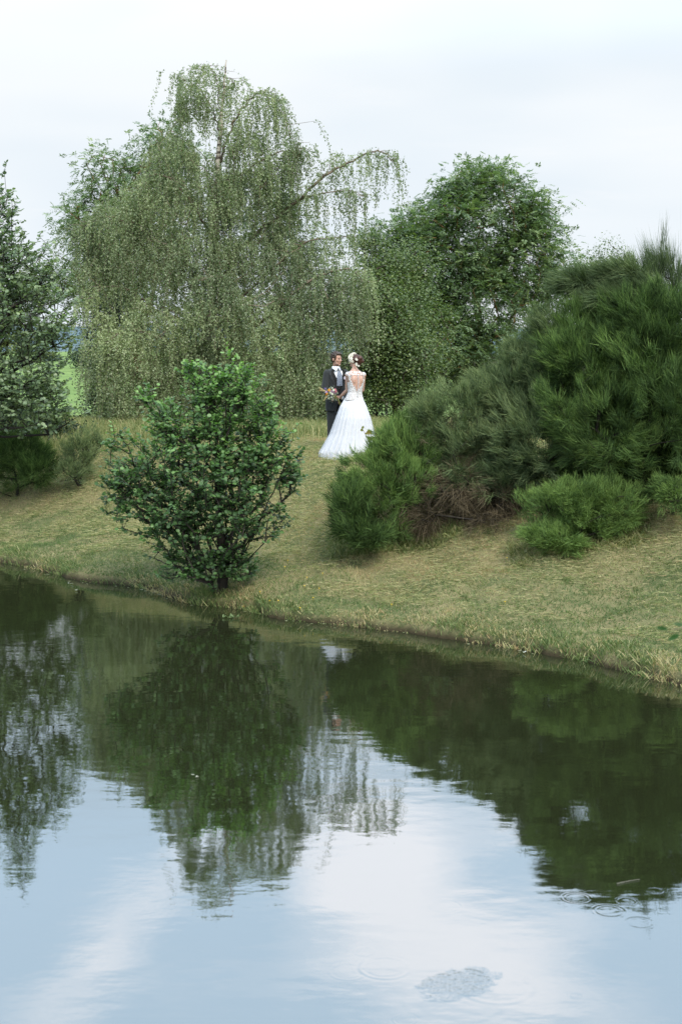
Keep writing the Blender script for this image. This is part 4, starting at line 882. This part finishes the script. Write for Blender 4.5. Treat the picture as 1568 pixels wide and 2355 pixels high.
for k in range(90):
    th = rnd.uniform(0, 2*PI); ph = rnd.uniform(0, 1.35); v = (math.sin(ph)*math.cos(th)*.080, .022+math.sin(ph)*math.sin(th)*.088, .046+math.cos(ph)*.084)
    if v[1] < -.055 and v[2] < .085: continue
    bm_ell(bm, HW(*v), (.013, .013, .010), RH, 8, 6)
fuse('hair', bm, hair_g, groom, .005, 1)
# buttonhole flower
bm = bmesh.new()
for k in range(9): bm_ell(bm, gw(.112, -.125, 1.235)+np.array([rnd.uniform(-.02, .02), -.012+rnd.uniform(-.01, .01), rnd.uniform(-.022, .022)]), (.011, .008, .011), None, 8, 6)
plain('buttonhole_flower', bm, simplemat('pale_lilac_petals', (.62, .55, .66), (.75, .72, .74), scale=80), groom)

# ---- bride
bride = empty('person', (GX, GY, GZ0), 'bride seen from behind in long white tulle gown with open lace back, flowers in hair', 'person', None)
RB = rz(math.radians(28)); OB = np.array([GX, GY, GZ0])
TB = [(.84, -.045, 0, .165, .12), (.93, -.030, 0, .148, .108), (1.03, -.016, 0, .112, .086), (1.10, -.010, 0, .118, .088), (1.20, -.006, 0, .138, .096), (1.28, -.008, 0, .150, .092), (1.335, -.010, 0, .158, .078), (1.375, -.014, .005, .118, .062), (1.41, -.018, .008, .068, .052), (1.44, -.022, .01, .046, .046)]
bm = bmesh.new()
bm_loft(bm, [(OB+np.array([cx, cy, z]), rx, ry) for z, cx, cy, rx, ry in TB], RB, 2.2)
bm_limb(bm, OB+np.array([-.018, .01, 1.38]), OB+np.array([-.026, .02, 1.50]), .044, .042)
hb = OB+np.array([-.022, .03, 1.565])
RHB, HB = head(bm, hb, math.radians(-122), .95, 0, True)
s1, e1, w1 = OB+np.array([-.140, .0, 1.325]), cp(722, 905, .07), cp(585, 1040, .22)
s2, e2, w2 = OB+np.array([.128, .05, 1.32]), cp(1000, 905, .15), cp(860, 1035, .32)
for s_, e_, w_ in ((s1, e1, w1), (s2, e2, w2)): bm_ell(bm, s_, (.046, .046, .044)); bm_limb(bm, s_, e_, .042, .034); bm_limb(bm, e_, w_, .034, .023)
hand(bm, w1, (-1, .18, -.12), (-.2, 0, -1), .165, 1)
hand(bm, w2, (-1, .1, 0), (0, .3, -1), .165, -1)
for sg in (-1, 1): bm_limb(bm, OB+np.array([-.045+sg*.08, 0, .86]), OB+np.array([-.05+sg*.08, .02, .1]), .085, .04); bm_ell(bm, OB+np.array([-.05+sg*.08, .05, .05]), (.035, .10, .035), RB)
for sg in (-1, 1): bm_ell(bm, OB+RB@np.array([sg*.062, -.064, 1.24])+np.array([-.006, 0, 0]), (.045, .035, .075), RB)     # shoulder blades
fuse('body', bm, skin_b, bride, .006, 3)
gown = simplemat('white_satin', (.60, .61, .64), (.56, .57, .61), scale=14, rough=.55, spec=.3)
def lacemat():
    m, t, out = newmat('white_lace'); p = t.nodes.new('ShaderNodeBsdfPrincipled'); p.inputs['Roughness'].default_value = .7
    tcn = t.nodes.new('ShaderNodeTexCoord'); vo = t.nodes.new('ShaderNodeTexVoronoi'); vo.inputs['Scale'].default_value = 42; t.links.new(tcn.outputs['Object'], vo.inputs['Vector'])
    t.links.new(mixc(sstep(vo.outputs['Distance'], .25, .6, t), (.63, .63, .65), (.46, .44, .44), t), p.inputs['Base Color'])
    b = t.nodes.new('ShaderNodeBump'); b.inputs['Strength'].default_value = .8; b.inputs['Distance'].default_value = .006; b.invert = True; t.links.new(vo.outputs['Distance'], b.inputs['Height']); t.links.new(b.outputs[0], p.inputs['Normal'])
    t.links.new(p.outputs[0], out.inputs[0]); return m
lace = lacemat()
def sheerlacemat():
    m, t, out = newmat('sheer_lace'); p = t.nodes.new('ShaderNodeBsdfPrincipled'); p.inputs['Roughness'].default_value = .8; p.inputs['Base Color'].default_value = (.62, .62, .64, 1)
    tcn = t.nodes.new('ShaderNodeTexCoord'); vo = t.nodes.new('ShaderNodeTexVoronoi'); vo.inputs['Scale'].default_value = 48; t.links.new(tcn.outputs['Object'], vo.inputs['Vector'])
    tr = t.nodes.new('ShaderNodeBsdfTransparent'); mx = t.nodes.new('ShaderNodeMixShader'); t.links.new(sstep(vo.outputs['Distance'], .62, .38, t), mx.inputs[0]); t.links.new(tr.outputs[0], mx.inputs[1]); t.links.new(p.outputs[0], mx.inputs[2])
    t.links.new(mx.outputs[0], out.inputs[0]); return m
sheerlace = sheerlacemat()
def keyhole(a, z):                                       # the open back, heart shaped, and the arm holes
    b = min(a, 2*PI-a)
    wdt = float(np.interp(z, [1.035, 1.07, 1.13, 1.20, 1.28, 1.315, 1.335], [0, .24, .60, .95, 1.08, .90, .0]))
    if z < 1.34 and b < wdt + .07*math.sin(z*190)*(z < 1.3): return True
    s_ = abs(math.sin(a))
    return (z > 1.20 and s_ > .93 and z < 1.318)
shell('lace_bodice', TB, RB, OB, .90, 1.325, lambda z: 0, lambda z: 2*PI, .008, lace, bride, 64, 110, 2.2, .003, keyhole)
shell('lace_yoke', TB, RB, OB, 1.322, 1.392, lambda z: 0, lambda z: 2*PI, .006, sheerlace, bride, 12, 110, 2.2, .0)
for sg in (-1, 1):                                       # cap sleeves
    bm = bmesh.new(); c_ = s1 if sg < 0 else s2; bm_ell(bm, c_+np.array([-sg*.004, 0, .012]), (.0475, .048, .043)); o = fuse('cap_sleeve', bm, lace, bride, .006, 2)
# lace flowers scattered along the edge of the opening
bm = bmesh.new()
for sg in (-1, 1):
    for k in range(46):
        z = rnd.uniform(1.05, 1.31); wdt = float(np.interp(z, [1.035, 1.07, 1.13, 1.20, 1.27, 1.31], [0.0, .24, .60, .95, 1.08, .9])); a = sg*(wdt-rnd.uniform(-.12, .17))
        cx, cy, rx, ry = interp(z, TB); p = OB+np.array([cx, cy, z])+RB@np.array([(rx+.009)*math.sin(a), -(ry+.009)*math.cos(a), 0]); bm_ell(bm, p, (.010, .006, .010), RB, 8, 5)
plain('lace_edge', bm, lace, bride)['kind'] = 'stuff'
bm = bmesh.new()
for k in range(34):
    z = .915+k*.0125; cx, cy, rx, ry = interp(z, TB); bm_ell(bm, OB+np.array([cx, cy, z])+RB@np.array([0.0, 0, 0])+RB@np.array([-.0, -(ry+.012)*-1*-1, 0]), (.0075, .006, .0055), None, 8, 6)
plain('back_buttons', bm, gown, bride)['kind'] = 'stuff'
# skirt
TS = [(-.14, -.100, 0, .515, .42), (0, -.099, -.0, .497, .40), (.03, -.101, -.0, .492, .40), (.14, -.092, -.0, .440, .37), (.33, -.066, 0, .362, .32), (.60, -.046, 0, .288, .27), (.79, -.044, 0, .222, .20), (.90, -.038, 0, .163, .128), (.945, -.028, 0, .146, .112)]
def folds(k0, k1, amp):
    phs = [(k, rnd.uniform(0, 6.28), rnd.uniform(.5, 1)) for k in range(k0, k1, 3)]
    def f(a, z):
        g_ = ss(.95-z, 0, .85)
        v = sum(w_*math.sin(k*a+p+.5*math.sin(z*3+k)) for k, p, w_ in phs)/math.sqrt(len(phs))
        return amp*(.12+.88*g_)*v + .004*math.sin(61*a)*ss(z, .5, .9)*ss(1-z, 0, .1)+ .020*ss(.10-z, 0, .1)*math.sin(37*a+3*math.sin(5*a))
    return f
zgr = lambda a: 0
o = shell('skirt', TS, np.eye(3), OB, -.13, .94, lambda z: 0, lambda z: 2*PI, .0, gown, bride, 70, 260, 2.0, .003, fold=folds(9, 34, .016))
def tullemat():
    m, t, out = newmat('sheer_tulle'); d = t.nodes.new('ShaderNodeBsdfDiffuse'); d.inputs[0].default_value = (.64, .65, .68, 1); tr = t.nodes.new('ShaderNodeBsdfTransparent')
    tl = t.nodes.new('ShaderNodeBsdfTranslucent'); tl.inputs[0].default_value = (.85, .86, .9, 1); m1 = t.nodes.new('ShaderNodeMixShader'); t.links.new(d.outputs[0], m1.inputs[1]); t.links.new(tl.outputs[0], m1.inputs[2])
    m2 = t.nodes.new('ShaderNodeMixShader'); m2.inputs[0].default_value = .33; t.links.new(tr.outputs[0], m2.inputs[1]); t.links.new(m1.outputs[0], m2.inputs[2]); t.links.new(m2.outputs[0], out.inputs[0]); return m
tulle = tullemat()
TT = [(z, cx, cy, rx+.022*ss(.9-z, 0, .8), ry+.02*ss(.9-z, 0, .8)) for z, cx, cy, rx, ry in TS]
shell('tulle_overskirt', TT, np.eye(3), OB, -.10, .945, lambda z: 0, lambda z: 2*PI, .004, tulle, bride, 60, 240, 2.0, 0, fold=folds(14, 52, .014))
# ruffled hem lying on the grass
bm = bmesh.new(); rows = []
for i in range(6):
    row = []
    for jn in range(260):
        a = jn/260*2*PI; rr = .985+.016*i+.012*math.sin(23*a)+.010*math.sin(41*a+i)
        x_, y_ = GX-.10+.485*rr*math.sin(a), GY-.39*rr*math.cos(a)
        row.append((x_, y_, .055*math.sin(i*.6+1.2)+.010*math.sin(53*a+2*i)))
    rows.append(row)
fl = np.array(rows).reshape(-1, 3); fl[:, 2] = zland(fl[:, 0], fl[:, 1]) + np.maximum(.012, fl[:, 2])
i = (np.arange(5)[:, None]*260 + np.arange(260)[None]); jn = (np.arange(5)[:, None]*260 + (np.arange(260)[None]+1) % 260)
npmesh('ruffled_hem', fl, np.stack([i.ravel(), jn.ravel(), jn.ravel()+260, i.ravel()+260], 1), gown, bride, smooth=True)
# hair
bm = bmesh.new()
bm_ell(bm, HB(0, .028, .030), (.080, .088, .082), RHB); bm_ell(bm, HB(0, .10, .015), (.070, .062, .072), RHB); bm_ell(bm, HB(.02, .125, .045), (.045, .045, .045), RHB); bm_ell(bm, HB(-.02, .13, -.005), (.048, .045, .045), RHB); bm_ell(bm, HB(0, .085, -.05), (.05, .045, .035), RHB)
bm_ell(bm, HB(0, -.02, .085), (.062, .055, .03), RHB)
for k in range(14):
    t_ = k*.45; a_ = HB(.045*math.cos(t_), .125+.02*math.sin(k), .015+.05*math.sin(t_)); b_ = HB(.055*math.cos(t_+.9), .12, .015+.06*math.sin(t_+.9)); bm_limb(bm, a_, b_, .013, .010, 8)
fuse('hair', bm, hair_b, bride, .0055, 1)
petal = simplemat('cream_petals', (.66, .64, .57), (.56, .53, .45), scale=90, rough=.7)
fm = bmesh.new()
for k in range(6):
    a_ = k/6*2*PI; bm_ell(fm, (.011*math.cos(a_), .011*math.sin(a_), .002*(k % 2)), (.010, .010, .006), None, 8, 6)
bm_ell(fm, (0, 0, .005), (.006, .006, .005), None, 8, 6)
fme = bpy.data.meshes.new('hair_flower'); fm.to_mesh(fme); fm.free(); fme.materials.append(petal)
for k, (zx, zy, dy, s_) in enumerate([(870, 246, .02, 1), (848, 240, .03, 1.1), (820, 246, .03, 1.1), (795, 258, .03, 1.1), (775, 278, .02, 1.1), (763, 302, .01, 1.1), (768, 328, -.0, 1.2), (790, 300, -.03, 1.1), (812, 275, -.03, 1.1), (780, 350, -.02, 1.1), (795, 375, -.03, 1.2), (818, 385, -.05, 1.1), (800, 330, -.04, 1.2), (765, 372, .0, .8),
                                     (882, 338, -.085, 1), (896, 352, -.10, .8), (940, 300, -.05, .9), (958, 312, -.05, .8), (885, 425, -.09, 1.0), (892, 444, -.09, .9), (930, 462, -.09, .8)]):
    o = bpy.data.objects.new('hair_flower', fme); link(o, bride); o.location = Vector(cp(zx, zy, dy)-OB); o.scale = (s_*1.1,)*3
    o.rotation_euler = (PI/2+rnd.uniform(-.5, .5), rnd.uniform(-.5, .5), rnd.uniform(-.5, .5))

# ---- bouquet
bc = cp(425, 960, .19, .0)
bq = empty('bouquet', tuple(cp(540, 1060, .2)), 'wildflower bouquet with orange blooms, lilac sprigs and wheat ears held in their joined hands', 'bouquet')
bo = np.array(bq.location)
greenm = simplemat('eucalyptus_green', (.16, .22, .13), (.28, .33, .24), scale=40, rough=.7); stemm = simplemat('flower_stems', (.22, .20, .07), (.14, .17, .05), scale=30)
wheatm = simplemat('wheat_straw', (.50, .40, .20), (.40, .31, .14), scale=50)
fc = {'orange_flower': (.72, .30, .03), 'lilac_flower': (.36, .22, .34), 'violet_flower': (.12, .09, .24), 'rose_flower': (.50, .16, .20), 'white_flower': (.62, .64, .52)}
fmesh = {}
for nm, c_ in fc.items():
    b_ = bmesh.new()
    for k in range(8):
        a_ = k/8*2*PI; bm_ell(b_, (.013*math.cos(a_), .013*math.sin(a_), .003*(k % 2)), (.010, .007, .004), rz(a_), 8, 5)
    bm_ell(b_, (0, 0, .004), (.009, .009, .006), None, 8, 6); me = bpy.data.meshes.new(nm); b_.to_mesh(me); b_.free()
    me.materials.append(simplemat(nm+'_petals', c_, tuple(.75*v for v in c_), scale=60)); fmesh[nm] = me
spots = [('orange_flower', 398, 905, 1.5), ('orange_flower', 350, 985, 1.5), ('orange_flower', 352, 965, 1.0), ('violet_flower', 322, 880, 1.1), ('violet_flower', 372, 930, 1.0), ('violet_flower', 430, 990, .9), ('lilac_flower', 340, 940, 1.2), ('lilac_flower', 432, 925, 1.4), ('lilac_flower', 395, 980, 1.3), ('lilac_flower', 465, 940, 1.2), ('lilac_flower', 500, 960, 1.1),
         ('rose_flower', 500, 900, 1.3), ('rose_flower', 520, 930, 1.1), ('white_flower', 415, 955, 1.2), ('white_flower', 450, 975, 1.2), ('white_flower', 372, 1010, 1.1), ('white_flower', 475, 905, 1.1), ('white_flower', 450, 870, 1.0), ('white_flower', 385, 1055, .9), ('white_flower', 495, 990, 1.1), ('white_flower', 440, 1030, 1.0)]
sg_ = []
for nm, zx, zy, s_ in spots:
    o = bpy.data.objects.new(nm, fmesh[nm]); link(o, bq); p = cp(zx, zy, .16+rnd.uniform(-.03, .03)); o.location = Vector(p-bo); o.scale = (s_*.85,)*3; o.rotation_euler = (PI/2+rnd.uniform(-.5, .5), rnd.uniform(-.6, .3), 0)
    sg_.append((p, cp(545, 1065, .19), .0018, .0022))
for k in range(7): sg_.append((cp(548+k*2, 1068, .19), cp(585+k*7, 1195+rnd.uniform(-22, 12), .20+rnd.uniform(-.01, .02)), .0028, .0025))
tubes('stems', sg_, stemm, bq, 5)['kind'] = 'stuff'
m_ = 340; pp = np.array([cp(430, 965, .18)]) + rng.normal(size=(m_, 3))*np.array([.052, .03, .058])
leaves('greenery', pp, rng.normal(size=(m_, 3))+np.array([-.4, -.3, .4]), rng.normal(size=(m_, 3)), rng.uniform(.018, .032, m_), rng.uniform(.010, .018, m_), np.zeros(m_), greenm, bq)['kind'] = 'stuff'
for (zx, zy) in ((228, 865), (240, 885), (222, 908), (262, 905), (312, 1075), (322, 1050)):
    b_ = bmesh.new(); tip = cp(zx, zy, .15); base_ = cp(420, 960, .18); d_ = unit(base_-tip)
    for k in range(7): bm_ell(b_, tip+d_*.009*(k+1)+np.array([0, 0, .003*(-1)**k]), (.0075, .0045, .0045), None, 6, 5)
    bm_limb(b_, tip+d_*.06, base_, .0018, .0018, 5)
    for k in range(5): bm_limb(b_, tip+d_*.01*k, tip+d_*.01*k-d_*.05+np.array([0, 0, rnd.uniform(-.02, .02)]), .0009, .0005, 4)
    plain('wheat_ear', b_, wheatm, bq)
# ------------------------------------------------------------------ small things
# oak sprout in front of the dress hem
oak = leafmat('bronze_oak_leaves', [(.10, .12, .02), (.16, .17, .03), (.22, .16, .04), (.28, .13, .05)], rough=.5, spec=.3, trans=.35)
c0 = pix(862, 1060, 21.3)
e = empty('oak_sprout', tuple(c0), 'slender oak sprout with bronze lobed leaves rising before the hem of the dress', 'sapling')
stp, ssg = path([c0, pix(858, 1035, 21.3), pix(846, 1010, 21.3), pix(832, 986, 21.3)], .006, .003, 5, .004)
sg2 = []
def oakmesh(t_):
    half = [(0, 0), (.05, .1), (.20, .18), (.12, .30), (.34, .42), (.20, .52), (.40, .66), (.22, .74), (.26, .90), (0, 1)]
    v = [(x*.9, y, .10*abs(x)) for x, y in half]+[(-x*.9, y, .10*abs(x)) for x, y in half[1:-1]]; n_ = len(half)
    spine = [(0, .3, 0), (0, .6, -.02)]; v += spine; a_, b_ = len(v)-2, len(v)-1; fs = []
    for sd in (0, 1):
        idx = list(range(n_)) if sd == 0 else [0]+list(range(n_, n_+n_-2))+[n_-1]
        for k in range(n_-1):
            h = a_ if k < 5 else b_; f = (idx[k], idx[k+1], h); fs.append(f if sd == 0 else f[::-1])
        fs.append((idx[5], b_, a_) if sd == 0 else (idx[5], a_, b_))
    me = bpy.data.meshes.new('leaf'); me.from_pydata([tuple(.11*q_ for q_ in p) for p in v], [], fs); at_ = me.attributes.new('tint', 'FLOAT', 'POINT'); at_.data.foreach_set('value', np.full(len(v), t_, np.float32)); me.materials.append(oak); return me
om = [oakmesh(t_) for t_ in (.1, .35, .6, .85)]
for k, (px, py, ang, s_) in enumerate([(842, 1003, 2.2, .9), (856, 1000, -.7, 1.0), (838, 998, 1.3, .9), (848, 1022, 1.7, 1.1), (866, 1015, -.9, 1.0), (858, 1035, .2, 1.0), (840, 1036, 1.9, .8), (872, 1030, -1.2, .9), (831, 988, .6, .6), (836, 990, -1.4, .6), (852, 1046, 1.2, .8)]):
    p = pix(px, py, 21.3+rnd.uniform(-.04, .04)); o = bpy.data.objects.new('leaf', om[k % 4]); link(o, e); o.location = Vector(p-c0)
    o.rotation_euler = (PI/2+rnd.uniform(-.4, .4), ang, rnd.uniform(-.4, .4)); o.scale = (s_,)*3
    j_ = stp[int(np.argmin(np.linalg.norm(stp-p, axis=1)))]; sg2.append((j_, p, .002, .0015))
tubes('stem', ssg+sg2, twigm, e, 5)
# blurred leafy twig reaching in from the right, close to the camera
fg = leafmat('foreground_leaves', [(.02, .055, .012), (.03, .085, .018)], rough=.5, trans=.3)
b0 = pix(1640, 1395, 6.2)
e = empty('leafy_twig', tuple(b0), 'out-of-focus dark green leafy twig poking in at the right edge over the bank', 'twig')
P_ = np.array([pix(1535, 1447, 6.2), pix(1562, 1460, 6.15), pix(1572, 1438, 6.25)]); A_ = np.array([[-1, 0, .12], [-.7, .1, -.35], [-.8, 0, .1]])
tp_, tsg = path([b0, pix(1600, 1425, 6.2), pix(1560, 1446, 6.2), pix(1540, 1446, 6.2)], .004, .0015, 5)
tubes('stem', tsg, twigm, e, 5)
leafobjs(e, P_, A_, np.array([[0, -.9, .6], [0, -.8, .6], [.1, -.7, .8]]), np.array([.75, .8, .7]), np.array([.3, .6, .4]), leafproto(fg, 3, .07, .030))
# pondweed and scum along the waterline
n = 5200; x = rng.uniform(-7, 5, n); y = rng.uniform(12.5, 25, n); d = sdist(x, y)
k = (d < -.0) & (d > -.26*fbm(x*1.1, y*1.1, 91, 3)-.03) & (fbm(x*.9, y*.9, 95, 3) > .42); x, y = x[k], y[k]; n = len(x)
th = rng.uniform(0, 6.28, n); R_ = rng.uniform(.008, .030, n)
a_ = np.arange(6)/6*2*PI; V = np.stack([x[:, None]+np.cos(a_)*R_[:, None]*rng.uniform(.6, 1.2, (n, 6)), y[:, None]+np.sin(a_)*R_[:, None]*rng.uniform(.6, 1.2, (n, 6)), np.full((n, 6), .003)+rng.uniform(0, .003, (n, 1))], -1).reshape(-1, 3)
weed = leafmat('pondweed', [(.10, .12, .05), (.20, .21, .11), (.33, .33, .22)], rough=.5, trans=.1)
tag(npmesh('pondweed', V, (np.arange(n)[:, None]*6+np.arange(6)[None]), weed, tint=np.repeat(rng.random(n), 6)), 'thin line of pale pondweed and scum floating along the bank', 'pondweed', kind='stuff')
def floaters(name, px, py, m, sx, sy, label, cat, mat, L=.05, Wd=.02, up=.15, grp=None):
    c = pixz(px, py, .004); e = empty(name, tuple(c), label, cat, grp)
    P_ = c + rng.normal(size=(m, 3))*np.array([sx, sy, 0]); P_[:, 2] = .005+rng.uniform(0, .02, m)
    A_ = rng.normal(size=(m, 3)); A_[:, 2] = np.abs(A_[:, 2])*up; A_ = unit(A_); N_ = rng.normal(size=(m, 3))*.2+np.array([0, 0, 1.])
    for i in range(m):
        o = leaves('leaf', P_[i:i+1], A_[i:i+1], N_[i:i+1], np.array([L*rng.uniform(.7, 1.2)]), np.array([Wd]), np.array([rng.random()]), mat, e, 'r')
    return e
wl = leafmat('floating_leaves', [(.10, .15, .06), (.18, .24, .10)], rough=.4, trans=.1)
floaters('water_plant', 531, 1421, 22, .055, .03, 'small pale green water plant floating right below the young alder', 'water plant', wl, .045, .022, .5)
brown = leafmat('brown_floating_leaves', [(.30, .30, .24), (.40, .40, .34)], rough=.5, trans=.1)
floaters('floating_leaf', 450, 1787, 3, .012, .02, 'curled pale leaf floating in the dark reflection of the birch', 'leaf', brown, .034, .015, .2)
floaters('floating_leaf', 160, 1344, 3, .05, .01, 'thin white leaf scraps floating near the left bank, farther one', 'leaf', brown, .05, .02, .1)
floaters('floating_leaf', 172, 1359, 2, .02, .01, 'small white leaf scrap floating near the left bank, nearer one', 'leaf', brown, .05, .02, .1)
fe = leafmat('white_feather', [(.75, .75, .75), (.8, .8, .8)], rough=.6)
floaters('feather', 1205, 1503, 2, .01, .01, 'small white feather standing on the water at the foot of the right bank', 'feather', fe, .04, .018, 3.0)
a0, a1 = pixz(1418, 2032, .006), pixz(1470, 2022, .006)
e = empty('floating_twig', tuple(a0), 'thin pale twig floating on the dark reflection at the lower right', 'twig'); pp_, sg3 = path([a0, (a0*.5+a1*.5)+np.array([0, .006, 0]), a1], .0022, .0014, 4)
tubes('stem', sg3, simplemat('pale_twig', (.20, .19, .16)), e, 5)
# yellow flowers in the grass
yel = simplemat('yellow_petals', (.80, .55, .02), (.7, .45, .02))
fx = [(620, 1395), (700, 1356), (734, 1367), (655, 1312), (662, 1300), (598, 1372), (742, 1330), (706, 1338), (900, 1400), (1160, 1440), (1165, 1300), (640, 1390), (690, 1410), (720, 1385), (560, 1405)]
fmy = bmesh.new()
for k in range(5): a_ = k/5*2*PI; bm_ell(fmy, (.010*math.cos(a_), .010*math.sin(a_), 0), (.009, .009, .004), None, 6, 4)
bm_limb(fmy, (0, 0, -.05), (0, 0, 0), .0015, .0015, 4)
mey = bpy.data.meshes.new('yellow_flower'); fmy.to_mesh(mey); fmy.free(); mey.materials.append(yel)
for i, (px, py) in enumerate(fx):
    Dg = 17.0
    for _ in range(60):
        p = pix(px, py, Dg)
        if p[2] <= zl(p[0], p[1]): break
        Dg += .08
    o = bpy.data.objects.new('yellow_flower', mey); link(o); o.location = (p[0], p[1], zl(p[0], p[1])+.05); o.scale = (.65,)*3
    tag(o, 'tiny yellow meadow flower in the mown grass of the bank', 'flower', 'yellow flowers dotted over the bank')
# fence posts in the field beyond
wood = simplemat('weathered_wood', (.28, .26, .23), (.18, .16, .14), scale=30)
for px, D, h_, lab in ((888, 62, 1.7, 'thin grey post standing in the field gap to the right of the bride'), (912, 70, 1.5, 'farther thin grey post in the field gap, nearer the broom')):
    x_ = pix(px, 900, D)[0]; z_ = zl(x_, D); e = empty('fence_post', (x_, D, z_), lab, 'post'); tubes('post', [(np.array([x_, D, z_-.2]), np.array([x_+.02, D, z_+h_]), .06, .05)], wood, e, 8)
